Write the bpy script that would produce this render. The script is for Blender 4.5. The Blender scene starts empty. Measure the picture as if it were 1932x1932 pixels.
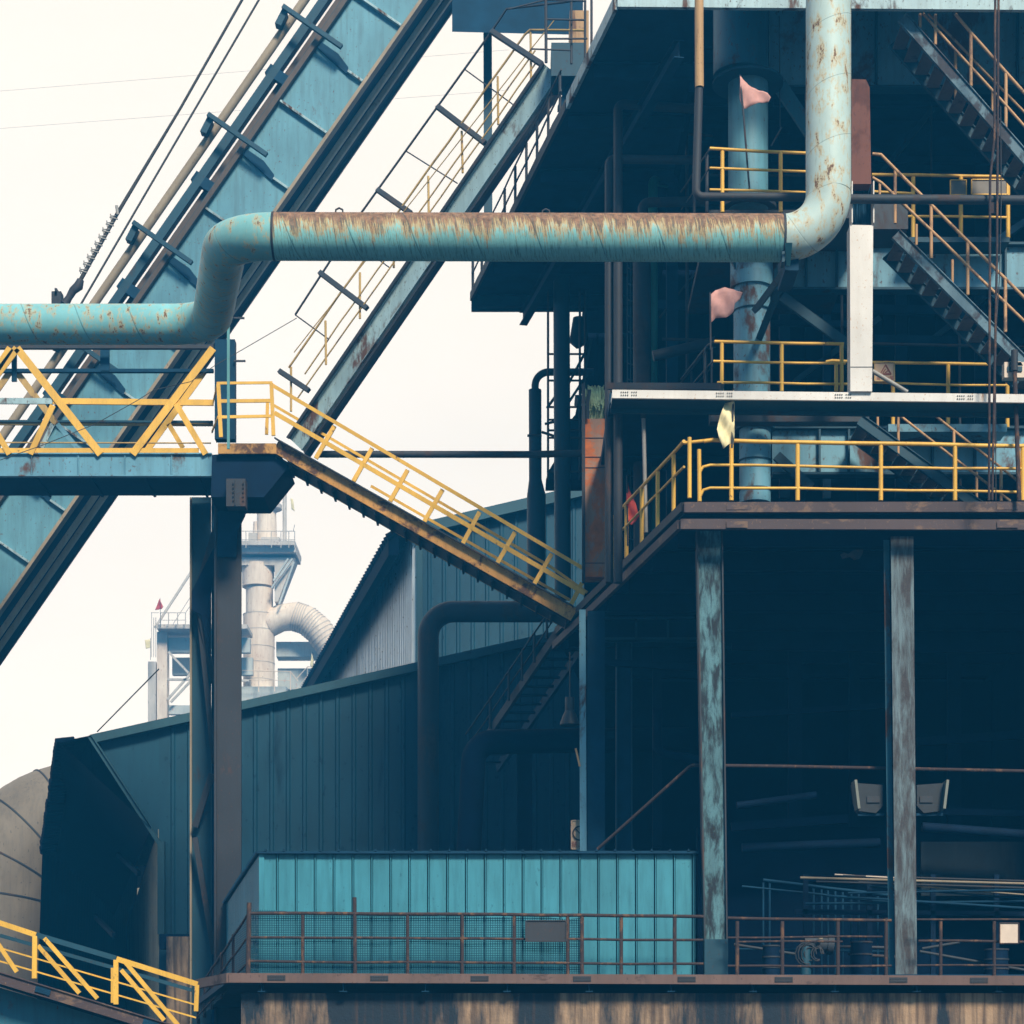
import bpy, bmesh, math, random
from mathutils import Vector, Matrix
random.seed(7)
R = math.radians
S = bpy.context.scene
# ------------------------------------------------------------------ camera
FPX, CU, HV, CAMZ = 4000.0, 966.0, 2080.0, 1.6     # focal in reference px, centre column, horizon row, eye height
cam_d = bpy.data.cameras.new("camera"); cam = bpy.data.objects.new("camera", cam_d)
S.collection.objects.link(cam); S.camera = cam
cam.location = (0, 0, CAMZ); cam.rotation_euler = (R(90), 0, 0)
cam_d.sensor_width = 36; cam_d.lens = 36 * FPX / 1932; cam_d.shift_y = (HV - 966) / 1932
cam_d.clip_start = 0.5; cam_d.clip_end = 3000
# ------------------------------------------------------------------ world, sun, exposure
SUN_EL, SUN_AZ = R(40), R(160)                      # sun behind the camera, to the right
w = bpy.data.worlds.new("World"); S.world = w; w.use_nodes = True
nt = w.node_tree; nt.nodes.clear(); N = nt.nodes.new; L = nt.links.new
out = N('ShaderNodeOutputWorld'); mix = N('ShaderNodeMixShader'); b1 = N('ShaderNodeBackground'); b2 = N('ShaderNodeBackground')
sky = N('ShaderNodeTexSky'); sky.sky_type = 'NISHITA'; sky.sun_disc = False
sky.sun_elevation = SUN_EL; sky.sun_rotation = SUN_AZ; sky.dust_density = 3.0; sky.air_density = 1.3; sky.ozone_density = 3.0
b1.inputs['Strength'].default_value = 0.058
b2.inputs['Color'].default_value = (1.0, 0.875, 0.72, 1); b2.inputs['Strength'].default_value = 1.32
tc = N('ShaderNodeTexCoord'); mr = N('ShaderNodeMapRange')
mr.interpolation_type = 'SMOOTHSTEP'
mr.inputs['From Min'].default_value = 0.05; mr.inputs['From Max'].default_value = 0.60
dt = N('ShaderNodeVectorMath'); dt.operation = 'DOT_PRODUCT'; dt.inputs[1].default_value = (-0.45, 0.893, 0.0)   # the bright hazy side of the sky
se = N('ShaderNodeSeparateXYZ'); me_ = N('ShaderNodeMapRange'); L(tc.outputs['Generated'], se.inputs[0]); L(se.outputs['Z'], me_.inputs['Value'])
for k_, v_ in (('From Min', 0.0), ('From Max', .45), ('To Min', 1.62), ('To Max', 1.23)): me_.inputs[k_].default_value = v_   # haze glows brightest low down
nz = N('ShaderNodeTexNoise'); nz.inputs['Scale'].default_value = 3.0; nz.inputs['Detail'].default_value = 5
mp = N('ShaderNodeMapping'); mp.inputs['Scale'].default_value = (1, 1, 3); L(tc.outputs['Generated'], mp.inputs[0]); L(mp.outputs[0], nz.inputs['Vector'])
nr = N('ShaderNodeMapRange'); nr.inputs['From Min'].default_value = .35; nr.inputs['From Max'].default_value = .65; nr.inputs['To Min'].default_value = .975; nr.inputs['To Max'].default_value = 1.035; L(nz.outputs['Fac'], nr.inputs['Value'])
mu = N('ShaderNodeMath'); mu.operation = 'MULTIPLY'; L(me_.outputs[0], mu.inputs[0]); L(nr.outputs[0], mu.inputs[1]); L(mu.outputs[0], b2.inputs['Strength'])
L(tc.outputs['Generated'], dt.inputs[0]); L(dt.outputs['Value'], mr.inputs['Value'])
tn = N('ShaderNodeMix'); tn.data_type = 'RGBA'; tn.blend_type = 'MULTIPLY'; tn.inputs[0].default_value = 1; tn.inputs[7].default_value = (.50, .84, 1.0, 1)
L(sky.outputs[0], tn.inputs[6]); L(tn.outputs[2], b1.inputs['Color']); L(mr.outputs[0], mix.inputs[0]); L(b1.outputs[0], mix.inputs[1]); L(b2.outputs[0], mix.inputs[2])
L(mix.outputs[0], out.inputs['Surface'])
sun_d = bpy.data.lights.new("sun", 'SUN'); sun = bpy.data.objects.new("sun", sun_d); S.collection.objects.link(sun)
sun_d.energy = 4.8; sun_d.angle = R(12); sun_d.color = (1.0, 0.87, 0.68)
sdir = Vector((math.sin(SUN_AZ) * math.cos(SUN_EL), math.cos(SUN_AZ) * math.cos(SUN_EL), math.sin(SUN_EL)))
sun.rotation_euler = sdir.to_track_quat('Z', 'Y').to_euler()
S.view_settings.view_transform = 'Standard'; S.view_settings.look = 'None'
S.view_settings.exposure = 0.32; S.view_settings.gamma = 1.0
S.cycles.use_denoising = True; S.cycles.max_bounces = 6; S.cycles.diffuse_bounces = 3
S.cycles.transparent_max_bounces = 12; S.cycles.volume_bounces = 0

# ------------------------------------------------------------------ helpers
def X(u, D): return (u - CU) / FPX * D
def Z(v, D): return CAMZ + (HV - v) / FPX * D
def P(u, v, D): return Vector((X(u, D), D, Z(v, D)))
K = -0.208                                          # the plant's depth axis leans left
DV = Vector((K, 1, 0))
UP = Vector((0, 0, 1)); YY = Vector((0, 1, 0))
ORIG = {}
def thing(name, label, cat, loc, group=None):
    o = bpy.data.objects.new(name, None); S.collection.objects.link(o)
    o.empty_display_size = 0.2; o.location = loc; ORIG[o] = Vector(loc)
    o['label'] = label; o['category'] = cat
    if group: o['group'] = group
    return o
def tag(o, label, cat, group=None):
    o['label'] = label; o['category'] = cat
    if group: o['group'] = group
    return o
class MB:
    def __init__(s): s.v = []; s.f = []; s.sm = []; s.uv = []
    def face(s, idx, smooth=False, uv=None):
        s.f.append(idx); s.sm.append(smooth); s.uv.append(uv)
    def prism(s, pts, ext):
        """polygon pts pushed along ext"""
        n = len(pts); b = len(s.v); pts = [Vector(p) for p in pts]; ext = Vector(ext)
        s.v += pts + [p + ext for p in pts]
        s.face([b + i for i in range(n)][::-1]); s.face([b + n + i for i in range(n)])
        for i in range(n):
            j = (i + 1) % n; s.face([b + i, b + j, b + n + j, b + n + i])
        return s
    def box(s, a, c):
        x0, y0, z0 = a; x1, y1, z1 = c
        return s.prism([(x0, y0, z0), (x1, y0, z0), (x1, y1, z0), (x0, y1, z0)], (0, 0, z1 - z0))
    def bar(s, p, q, wd, ht, up=UP, off=0.0, offs=0.0):
        """box from p to q; ht measured along up, wd across"""
        p = Vector(p); q = Vector(q); a = (q - p).normalized(); sd = a.cross(up)
        if sd.length < 1e-4: sd = a.cross(YY)
        sd.normalize(); u2 = sd.cross(a).normalized()
        o = u2 * off + sd * offs
        c = [p + o + sd * (i * wd / 2) + u2 * (j * ht / 2) for i, j in ((-1, -1), (1, -1), (1, 1), (-1, 1))]
        return s.prism(c, q - p)
    def ibeam(s, p, q, wd, ht, t, up=UP):
        s.bar(p, q, wd, t, up, off=ht / 2 - t / 2); s.bar(p, q, wd, t, up, off=-(ht / 2 - t / 2))
        s.bar(p, q, t, ht - 2 * t - 0.002, up); return s
    def chan(s, p, q, wd, ht, t, up=UP, side=1):
        s.bar(p, q, wd, t, up, off=ht / 2 - t / 2); s.bar(p, q, wd, t, up, off=-(ht / 2 - t / 2))
        s.bar(p, q, t, ht - 2 * t - 0.002, up, offs=side * (wd / 2 - t / 2)); return s
    def tube(s, path, r, seg=12, cap=True, wob=0.0):
        path = [Vector(p) for p in path]; n = len(path)
        rr = r if isinstance(r, (list, tuple)) else [r] * n
        t0 = (path[1] - path[0]).normalized(); ref = UP if abs(t0.z) < 0.9 else Vector((0, -1, 0))
        nn = (ref - t0 * ref.dot(t0)).normalized(); b = len(s.v); ln = 0; lens = []
        for i, p in enumerate(path):
            if i == 0: t = t0
            elif i == n - 1: t = (path[-1] - path[-2]).normalized()
            else: t = ((path[i + 1] - p).normalized() + (p - path[i - 1]).normalized()).normalized()
            nn = (nn - t * nn.dot(t)).normalized(); bb = t.cross(nn)
            if i: ln += (p - path[i - 1]).length
            lens.append(ln)
            pw = p + (nn * random.uniform(-wob, wob) + bb * random.uniform(-wob, wob) if wob else Vector())
            for k in range(seg):
                a = 2 * math.pi * k / seg; s.v.append(pw + (nn * math.cos(a) + bb * math.sin(a)) * rr[i])
        for i in range(n - 1):
            for k in range(seg):
                k2 = (k + 1) % seg
                s.face([b + i * seg + k, b + i * seg + k2, b + (i + 1) * seg + k2, b + (i + 1) * seg + k], True,
                       [(lens[i], k / seg), (lens[i], (k + 1) / seg), (lens[i + 1], (k + 1) / seg), (lens[i + 1], k / seg)])
        if cap:
            for base_, rev in ((b, True), (b + (n - 1) * seg, False)):
                nb = len(s.v); s.v += [s.v[base_ + k].copy() for k in range(seg)]
                ids = [nb + k for k in range(seg)]; s.face(ids[::-1] if rev else ids)
        return s
    def rod(s, p, q, r, seg=8, wob=0.0, n=1):
        p = Vector(p); q = Vector(q)
        return s.tube([p.lerp(q, i / n) for i in range(n + 1)], r, seg, True, wob)
    def sheet(s, A, B, C, D, nrm, period, depth, kind='trap'):
        """ruled corrugated sheet: A-B bottom edge, D-C top edge, ribs run from bottom to top"""
        A, B, C, D = map(Vector, (A, B, C, D)); nrm = Vector(nrm).normalized()
        Lh = max((B - A).length, (C - D).length); n = max(1, int(Lh / period)); xs = []
        for i in range(n):
            prof = ((0, 0), (.70, 0), (.78, 1), (.92, 1)) if kind == 'trap' else \
                   ((0, 0), (.80, 0), (.815, -1.6), (.85, -1.6), (.865, .7), (.90, .7), (.915, -.6), (.935, -.6), (.95, 0)) if kind == 'seam' else \
                   ((0, 0), (.40, 0), (.5, 1), (.9, 1)) if kind == 'box' else \
                   ((0, 0), (.17, .25), (.33, .75), (.5, 1), (.67, .75), (.83, .25))
            for a, d in prof: xs.append(((i + a) / n, d * depth))
        xs.append((1, 0)); b = len(s.v)
        for t, d in xs:
            s.v.append(A.lerp(B, t) + nrm * d); s.v.append(D.lerp(C, t) + nrm * d)
        for i in range(len(xs) - 1):
            s.face([b + 2 * i, b + 2 * i + 2, b + 2 * i + 3, b + 2 * i + 1])
        return s
    def build(s, name, mat, parent=None):
        o0 = Vector()
        par = parent
        if parent is not None: o0 = ORIG[parent]
        else:
            xs = [p[0] for p in s.v]; ys = [p[1] for p in s.v]; zs = [p[2] for p in s.v]
            o0 = Vector(((min(xs) + max(xs)) / 2, (min(ys) + max(ys)) / 2, min(zs)))
        me = bpy.data.meshes.new(name); me.from_pydata([Vector(p) - o0 for p in s.v], [], s.f)
        me.polygons.foreach_set('use_smooth', s.sm)
        if any(u for u in s.uv):
            ul = me.uv_layers.new(name='UVMap')
            for poly, u in zip(me.polygons, s.uv):
                if u:
                    for li, c in zip(poly.loop_indices, u): ul.data[li].uv = c
        me.materials.append(mat)
        bm = bmesh.new(); bm.from_mesh(me); bmesh.ops.recalc_face_normals(bm, faces=bm.faces); bm.to_mesh(me); bm.free()
        o = bpy.data.objects.new(name, me); S.collection.objects.link(o)
        if parent is None: o.location = o0
        else: o.parent = parent
        ORIG[o] = o0
        return o
def fillet(pts, rad, n=10):
    """polyline with rounded corners"""
    pts = [Vector(p) for p in pts]; res = [pts[0]]
    rads = rad if isinstance(rad, (list, tuple)) else [rad] * (len(pts) - 2)
    for i in range(1, len(pts) - 1):
        a = (pts[i - 1] - pts[i]).normalized(); b = (pts[i + 1] - pts[i]).normalized()
        ang = a.angle(b); d = rads[i - 1] / math.tan(ang / 2); c = pts[i] + (a + b).normalized() * (rads[i - 1] / math.sin(ang / 2))
        s0 = pts[i] + a * d - c; s1 = pts[i] + b * d - c; tot = s0.angle(s1); ax = s0.cross(s1).normalized()
        for k in range(n + 1): res.append(c + Matrix.Rotation(tot * k / n, 3, ax) @ s0)
    res.append(pts[-1]); return res
def struct(o, kind='structure'): o['kind'] = kind; return o

# ------------------------------------------------------------------ materials
def newmat(name):
    m = bpy.data.materials.new(name); m.use_nodes = True; n = m.node_tree.nodes; b = n['Principled BSDF']; return m, m.node_tree, b
def mixc(t, fac, a, b):
    m = t.nodes.new('ShaderNodeMix'); m.data_type = 'RGBA'
    for sock, val in ((m.inputs[0], fac), (m.inputs[6], a), (m.inputs[7], b)):
        if isinstance(val, (tuple, list)): sock.default_value = (*val[:3], 1)
        elif isinstance(val, (int, float)): sock.default_value = val
        else: t.links.new(val, sock)
    return m.outputs[2]
def noise(t, vec, scale, detail=6, rough=.6, dist=0.0):
    n = t.nodes.new('ShaderNodeTexNoise'); n.inputs['Scale'].default_value = scale; n.inputs['Detail'].default_value = detail
    n.inputs['Roughness'].default_value = rough; n.inputs['Distortion'].default_value = dist
    if vec is not None: t.links.new(vec, n.inputs['Vector'])
    return n.outputs['Fac']
def mapping(t, src, sc=(1, 1, 1), rot=(0, 0, 0), loc=(0, 0, 0)):
    m = t.nodes.new('ShaderNodeMapping'); m.inputs['Scale'].default_value = sc; m.inputs['Rotation'].default_value = rot; m.inputs['Location'].default_value = loc
    t.links.new(src, m.inputs['Vector']); return m.outputs[0]
def rng(t, val, a, b, c=0.0, d=1.0, smooth=False):
    m = t.nodes.new('ShaderNodeMapRange'); m.inputs['From Min'].default_value = a; m.inputs['From Max'].default_value = b
    m.inputs['To Min'].default_value = c; m.inputs['To Max'].default_value = d
    if smooth: m.interpolation_type = 'SMOOTHSTEP'
    t.links.new(val, m.inputs['Value']); return m.outputs[0]
def mth(t, op, a, b=None):
    m = t.nodes.new('ShaderNodeMath'); m.operation = op
    for i, v in enumerate((a, b)):
        if v is None: continue
        if isinstance(v, (int, float)): m.inputs[i].default_value = v
        else: t.links.new(v, m.inputs[i])
    return m.outputs[0]
def bump(t, b, h, strength=.3, dist=.02):
    n = t.nodes.new('ShaderNodeBump'); n.inputs['Strength'].default_value = strength; n.inputs['Distance'].default_value = dist
    t.links.new(h, n.inputs['Height']); t.links.new(n.outputs[0], b.inputs['Normal'])
def coords(t, scramble=True):
    tcn = t.nodes.new('ShaderNodeTexCoord'); oi = t.nodes.new('ShaderNodeObjectInfo')
    v = t.nodes.new('ShaderNodeVectorMath'); v.operation = 'ADD'
    sc = t.nodes.new('ShaderNodeVectorMath'); sc.operation = 'SCALE'; sc.inputs[0].default_value = (17, 31, 23)
    t.links.new(oi.outputs['Random'], sc.inputs['Scale']); t.links.new(tcn.outputs['Object'], v.inputs[0]); t.links.new(sc.outputs[0], v.inputs[1])
    return v.outputs[0], tcn
def steel(name, base, rust=(.09, .05, .035), amount=.3, scale=1.6, rough=.5, streak=.3, grime=.5, edge=.05, spec=.4, bmp=.25):
    """painted steel: tone drift, fine speckle, rust patches stretched down the surface, dirt runs"""
    m, t, b = newmat(name); v, _ = coords(t)
    big = noise(t, mapping(t, v, (.8, .8, .5)), .9, 4)
    c = mixc(t, rng(t, big, .3, .7), tuple(x * .78 for x in base), tuple(min(1, x * 1.12) for x in base))
    dirt = noise(t, mapping(t, v, (5, 5, .45)), 1.5, 6, .65)
    c = mixc(t, mth(t, 'MULTIPLY', rng(t, dirt, .45, .75), grime), c, tuple(x * .38 + r * .25 for x, r in zip(base, rust)))
    patch = noise(t, mapping(t, v, (1, 1, streak)), scale, 9, .68, .3)
    lo = 1 - amount * .9 - .12
    mask = rng(t, patch, lo - edge + .0, lo + edge, smooth=True)
    sp_ = noise(t, mapping(t, v, (1, 1, .6)), scale * 14, 3, .6)
    spm = rng(t, sp_, .67 - amount * .12, .72 - amount * .12)
    mk = mth(t, 'MAXIMUM', mask, mth(t, 'MULTIPLY', spm, .8))
    rc = mixc(t, noise(t, v, scale * 5, 5), tuple(x * .55 for x in rust), tuple(min(1, x * 1.7) for x in rust))
    c = mixc(t, mk, c, rc); t.links.new(c, b.inputs['Base Color'])
    t.links.new(rng(t, mk, 0, 1, rough, .9), b.inputs['Roughness']); b.inputs['Specular IOR Level'].default_value = spec
    h = mth(t, 'ADD', mth(t, 'MULTIPLY', mk, -.4), mth(t, 'MULTIPLY', noise(t, v, 40, 4), .35))
    bump(t, b, h, bmp, .015)
    return m
def plain(name, col, rough=.7, var=.25, scale=3, metal=0.0, spec=.4):
    m, t, b = newmat(name); v, _ = coords(t)
    c = mixc(t, rng(t, noise(t, v, scale, 6), .3, .7), tuple(x * (1 - var) for x in col), tuple(min(1, x * (1 + var)) for x in col))
    t.links.new(c, b.inputs['Base Color']); b.inputs['Roughness'].default_value = rough; b.inputs['Metallic'].default_value = metal
    b.inputs['Specular IOR Level'].default_value = spec
    return m
RUST = (.10, .048, .03)
M = {}
M['web'] = steel('blue_web_paint', (.125, .32, .41), RUST, .20, 1.2, .55, .35, .6)
M['girder'] = steel('blue_girder_paint', (.15, .36, .48), RUST, .34, 1.1, .5, .5, .5)
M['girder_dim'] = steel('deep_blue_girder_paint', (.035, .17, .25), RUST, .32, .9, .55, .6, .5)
M['pale'] = steel('pale_blue_paint', (.38, .54, .59), RUST, .36, 1.6, .5, .4, .5)
M['dark'] = steel('dark_blue_steel', (.010, .065, .105), (.05, .035, .03), .25, 1.2, .6, .5, .3)
M['navy'] = plain('shade_navy_interior', (.0004, .007, .024), .9, .3, 1.5, spec=.1)  # shade of the deep interior is put into these navy base colours
M['navy2'] = plain('shade_navy_steel', (.0008, .014, .042), .8, .3, 2, spec=.2)
M['navy3'] = plain('shade_slate_steel', (.003, .04, .085), .75, .3, 2, spec=.25)  # slate darkened towards navy, shade included in the colour
M['brown'] = steel('brown_grey_steel', (.036, .040, .050), (.075, .046, .038), .3, 1.5, .65, .5, .4)
M['brown2'] = steel('dull_brown_pipe', (.038, .048, .062), (.065, .046, .042), .35, 1.5, .65, .4, .4)
M['rustrail'] = steel('rusted_tube', (.17, .085, .045), (.045, .03, .03), .5, 4, .75, .5, .5)
M['tan'] = steel('tan_tube_paint', (.34, .27, .19), (.14, .09, .06), .25, 1.2, .6, .4, .3)
M['ochre_pipe'] = steel('weathered_ochre_pipe', (.5, .3, .14), (.15, .08, .05), .32, 3, .65, .2, .5)
M['yellow'] = steel('yellow_rail_paint', (.88, .50, .075), (.16, .08, .035), .24, 6, .45, .6, .35)
M['yellow_dim'] = steel('faded_yellow_paint', (.55, .36, .12), (.15, .085, .05), .3, 4, .6, .5, .6)
M['peach'] = steel('faded_orange_rail_paint', (.58, .33, .16), (.20, .12, .08), .35, 4, .6, .5, .5)
M['orange'] = steel('orange_rusted_stringer', (.60, .31, .08), (.10, .05, .03), .38, 1.8, .65, .9, .6)
M['fascia'] = steel('rust_brown_fascia', (.085, .058, .062), (.17, .11, .08), .35, 1.6, .7, 1.4, .4)
M['fascia2'] = steel('rusty_mauve_fascia', (.17, .105, .09), (.08, .05, .045), .3, 1.3, .7, 1.4, .4)
M['white'] = steel('white_gloss_paint', (.80, .76, .73), (.45, .25, .13), .24, 2.2, .4, .5, .22)
M['cyan'] = steel('bright_cyan_sheet', (.058, .28, .37), (.025, .13, .18), .20, .9, .42, .2, .7, bmp=.15)
M['shed'] = steel('deep_teal_cladding', (.006, .066, .112), (.005, .03, .055), .25, .5, .6, .2, .35, bmp=.1)
M['shedtrim'] = steel('slate_trim', (.03, .10, .135), (.03, .05, .06), .15, .8, .6, .5, .3)
M['sidewall'] = steel('pale_zinc_cladding', (.70, .74, .76), (.16, .12, .09), .22, .5, .42, .1, .6)
M['tanwall'] = steel('tan_zinc_cladding', (.38, .34, .26), (.10, .065, .05), .25, .6, .7, .1, .7)
for k_ in ('sidewall', 'tanwall'):
    pb = M[k_].node_tree.nodes['Principled BSDF']; pb.inputs['Metallic'].default_value = .75 if k_ == 'sidewall' else .4
M['roofdark'] = plain('shade_dark_roof_sheet', (.0004, .006, .02), .9, .3, 2, spec=.1)  # shade under the roof overhangs is put into this near-black colour
M['flight'] = steel('mottled_stair_stringer', (.10, .19, .25), (.05, .05, .06), .40, 2.0, .6, .8, .5)
M['tread'] = steel('brown_stair_tread', (.16, .125, .11), (.06, .05, .05), .3, 3, .8, 1, .5)
M['band'] = steel('dim_concrete_band', (.022, .036, .045), (.004, .012, .02), .5, 1.2, .9, .15, .9, edge=.1)  # streaked concrete, with the dimness of the bay put into its colour
M['umber'] = steel('umber_rusted_beam', (.105, .078, .062), (.06, .045, .04), .3, 1.6, .7, .5, .5)
M['teal'] = steel('teal_thin_post_paint', (.12, .36, .40), (.1, .2, .2), .2, 3, .5, .4, .4)
M['green'] = steel('dull_green_pipe_paint', (.03, .22, .19), (.03, .08, .08), .2, 2, .45, .4, .4)
M['colpeel'] = steel('peeling_blue_column_paint', (.10, .24, .29), (.022, .028, .034), .42, 6.5, .6, .28, .9, edge=.11, bmp=.6)
M['colrust'] = steel('rusting_blue_column_paint', (.17, .25, .29), (.055, .05, .052), .455, 5.5, .65, .16, .9, edge=.11, bmp=.6)
M['redrust'] = steel('red_rust_panel', (.46, .28, .20), (.60, .17, .05), .42, 1.3, .75, .6, .5, edge=.04)
M['maroon'] = steel('maroon_box', (.17, .055, .035), (.10, .04, .03), .35, 1.5, .7, .5, .4)
M['pink'] = plain('pink_flag_cloth', (.62, .33, .30), .9, .15, 6)
M['red'] = plain('red_flag_cloth', (.60, .08, .06), .9, .15, 6)
M['flagyellow'] = plain('yellow_flag_cloth', (.88, .76, .46), .9, .12, 6)
M['farcream'] = steel('haze_paled_cream_plate', (.95, .76, .62), (.50, .32, .24), .26, .35, .7, .25, .5)  # far colours made paler so haze fading is partly in the paint
M['fargrey'] = steel('haze_paled_grey_steel', (.64, .58, .52), (.25, .18, .15), .2, .3, .7, .5, .4)
M['farblue'] = steel('haze_paled_blue_steel', (.54, .58, .56), (.5, .22, .2), .2, .3, .7, .5, .3)
M['paletan'] = steel('edge_lit_tan_angle', (.66, .55, .42), (.2, .14, .1), .25, 1.5, .6, .5, .4)  # tan lightened to stand for light catching the angle edges
M['wire'] = plain('black_wire', (.05, .05, .05), .8)
M['lamp'] = plain('floodlight_housing', (.02, .026, .034), .5, .2, 6)
M['lampglass'] = plain('floodlight_glass', (.22, .23, .20), .25, .1, 4)
M['signwhite'] = plain('faded_sign_face', (.72, .58, .48), .6, .1, 5)
M['signpink'] = plain('peach_sign_face', (.62, .42, .28), .6, .1, 5)
M['signgrey'] = plain('grey_sign_face', (.22, .20, .18), .7, .1, 5)
M['signred'] = plain('red_brown_print', (.30, .09, .06), .7, .1, 5)
M['cableg'] = plain('green_cable', (.45, .58, .34), .6, .4, 9)
M['steelbright'] = plain('galvanised_pole', (.30, .29, .28), .45, .2, 4)
M['duct'] = steel('dusty_tan_duct', (.235, .195, .15), (.10, .08, .06), .25, .6, .7, .6, .5)

def pipe_mat(name, base, rusty, seam=1.1, top=True, dark=.0):
    m, t, b = newmat(name); uvn = t.nodes.new('ShaderNodeUVMap'); uv = uvn.outputs[0]
    sx = t.nodes.new('ShaderNodeSeparateXYZ'); t.links.new(uv, sx.inputs[0]); U, V = sx.outputs[0], sx.outputs[1]
    tcn = t.nodes.new('ShaderNodeTexCoord'); ob = tcn.outputs['Object']
    big = noise(t, ob, 1.2, 5)
    c = mixc(t, rng(t, big, .3, .7), tuple(x * .85 for x in base), tuple(x * 1.1 for x in base))
    # skewed strips wound round the pipe
    cb = t.nodes.new('ShaderNodeCombineXYZ')
    vv = mth(t, 'ABSOLUTE', mth(t, 'SUBTRACT', mth(t, 'FRACT', mth(t, 'ADD', V, .5)), .5))     # 0 at the top, .5 below
    ang = mth(t, 'SUBTRACT', mth(t, 'FRACT', mth(t, 'ADD', V, .5)), .5)
    t.links.new(mth(t, 'ADD', mth(t, 'MULTIPLY', U, 5.0), mth(t, 'MULTIPLY', ang, -1.9)), cb.inputs[0])
    t.links.new(mth(t, 'MULTIPLY', ang, .9), cb.inputs[1]); st = cb.outputs[0]
    n1 = noise(t, st, 1.0, 8, .78); n2 = noise(t, st, 7.0, 7, .75); n3 = noise(t, ob, 9, 6, .7)
    if top:
        f = mth(t, 'ADD', mth(t, 'MULTIPLY', n1, .62), mth(t, 'ADD', mth(t, 'MULTIPLY', n2, .58), mth(t, 'MULTIPLY', n3, .25)))
        f = mth(t, 'SUBTRACT', f, mth(t, 'MULTIPLY', vv, 1.15))
        k = .375
        yel = rng(t, f, k - .03, k + .06, smooth=True); brn = rng(t, f, k + .05, k + .14, smooth=True)
        c = mixc(t, mth(t, 'MULTIPLY', yel, .8), c, (.58, .34, .10))
        c = mixc(t, brn, c, mixc(t, rng(t, n3, .3, .7), (.07, .03, .02), (.42, .24, .15)))
        runs = mth(t, 'MULTIPLY', rng(t, n2, .50, .62), rng(t, vv, .1, .28, .3, .85))
        c = mixc(t, runs, c, tuple(x * .28 for x in base))
        mk = brn
    else:
        rn = noise(t, mapping(t, ob, (1, 1, .4)), 7.0, 8, .75)
        mk = rng(t, rn, .70 - rusty * .2, .74 - rusty * .2, smooth=True)
        halo = rng(t, rn, .60 - rusty * .2, .72 - rusty * .2, smooth=True)
        c = mixc(t, mth(t, 'MULTIPLY', halo, .7), c, (.58, .40, .17)); c = mixc(t, mk, c, (.17, .09, .05))
        c = mixc(t, rng(t, noise(t, mapping(t, ob, (6, 6, .8)), 3, 6), .60, .74, 0, .45), c, tuple(x * .4 for x in base))
    sm = mth(t, 'FRACT', mth(t, 'ADD', mth(t, 'DIVIDE', U, seam), mth(t, 'MULTIPLY', ang, -.9)))
    sl = rng(t, sm, .0, .022, 1, 0)
    c = mixc(t, mth(t, 'MULTIPLY', sl, .6), c, (.03, .07, .08))
    t.links.new(c, b.inputs['Base Color']); t.links.new(rng(t, mk, 0, 1, .5, .85), b.inputs['Roughness']); b.inputs['Specular IOR Level'].default_value = .3
    bump(t, b, mth(t, 'ADD', mth(t, 'MULTIPLY', sl, -1), mth(t, 'MULTIPLY', n3, .4)), .35, .02)
    return m
M['pipe_rust'] = pipe_mat('teal_pipe_heavy_rust', (.24, .55, .56), .72)
M['pipe_teal'] = pipe_mat('teal_pipe_light_wear', (.21, .48, .50), .50, top=False)
M['pipe_left'] = pipe_mat('teal_pipe_speckled', (.22, .52, .56), .62, top=False)
M['pipe_pale'] = pipe_mat('pale_aqua_pipe', (.50, .63, .61), .6, top=False)
# concrete
m, t, b = newmat('stained_concrete'); v, _ = coords(t)
c = mixc(t, noise(t, v, 3, 8), (.26, .15, .09), (.56, .40, .27))
c = mixc(t, rng(t, noise(t, mapping(t, v, (1, 1, .16)), .85, 7, .65), .42, .54), c, (.018, .03, .045))
c = mixc(t, rng(t, noise(t, mapping(t, v, (7, 7, .3)), 1.2, 7, .6), .5, .66, 0, .75), c, (.07, .05, .045))
t.links.new(c, b.inputs['Base Color']); b.inputs['Roughness'].default_value = .95; bump(t, b, noise(t, v, 12, 8), .5, .04); M['concrete'] = m
m, t, b = newmat('ground_gravel'); v, _ = coords(t)
t.links.new(mixc(t, noise(t, v, .6, 9), (.03, .032, .035), (.08, .075, .07)), b.inputs['Base Color']); b.inputs['Roughness'].default_value = 1; M['ground'] = m
# netting: a real grid of holes through the cloth
m, t, b = newmat('debris_netting'); uvn = t.nodes.new('ShaderNodeTexCoord'); sx = t.nodes.new('ShaderNodeSeparateXYZ'); t.links.new(uvn.outputs['Object'], sx.inputs[0])
fx = rng(t, mth(t, 'PINGPONG', sx.outputs[0], .022), .0, .022); fz = rng(t, mth(t, 'PINGPONG', sx.outputs[2], .022), .0, .022)
hole = mth(t, 'MULTIPLY', mth(t, 'GREATER_THAN', fx, .30), mth(t, 'GREATER_THAN', fz, .30))
fold = rng(t, noise(t, mapping(t, uvn.outputs['Object'], (1, 1, .4)), 1.0, 3), .35, .7, .75, 1)
tr = t.nodes.new('ShaderNodeBsdfTransparent'); mx = t.nodes.new('ShaderNodeMixShader'); b.inputs['Base Color'].default_value = (.004, .06, .095, 1); b.inputs['Roughness'].default_value = .9
t.links.new(mth(t, 'MULTIPLY', hole, fold), mx.inputs[0]); t.links.new(b.outputs[0], mx.inputs[1]); t.links.new(tr.outputs[0], mx.inputs[2])
t.links.new(mx.outputs[0], t.nodes['Material Output'].inputs['Surface']); M['net'] = m

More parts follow.
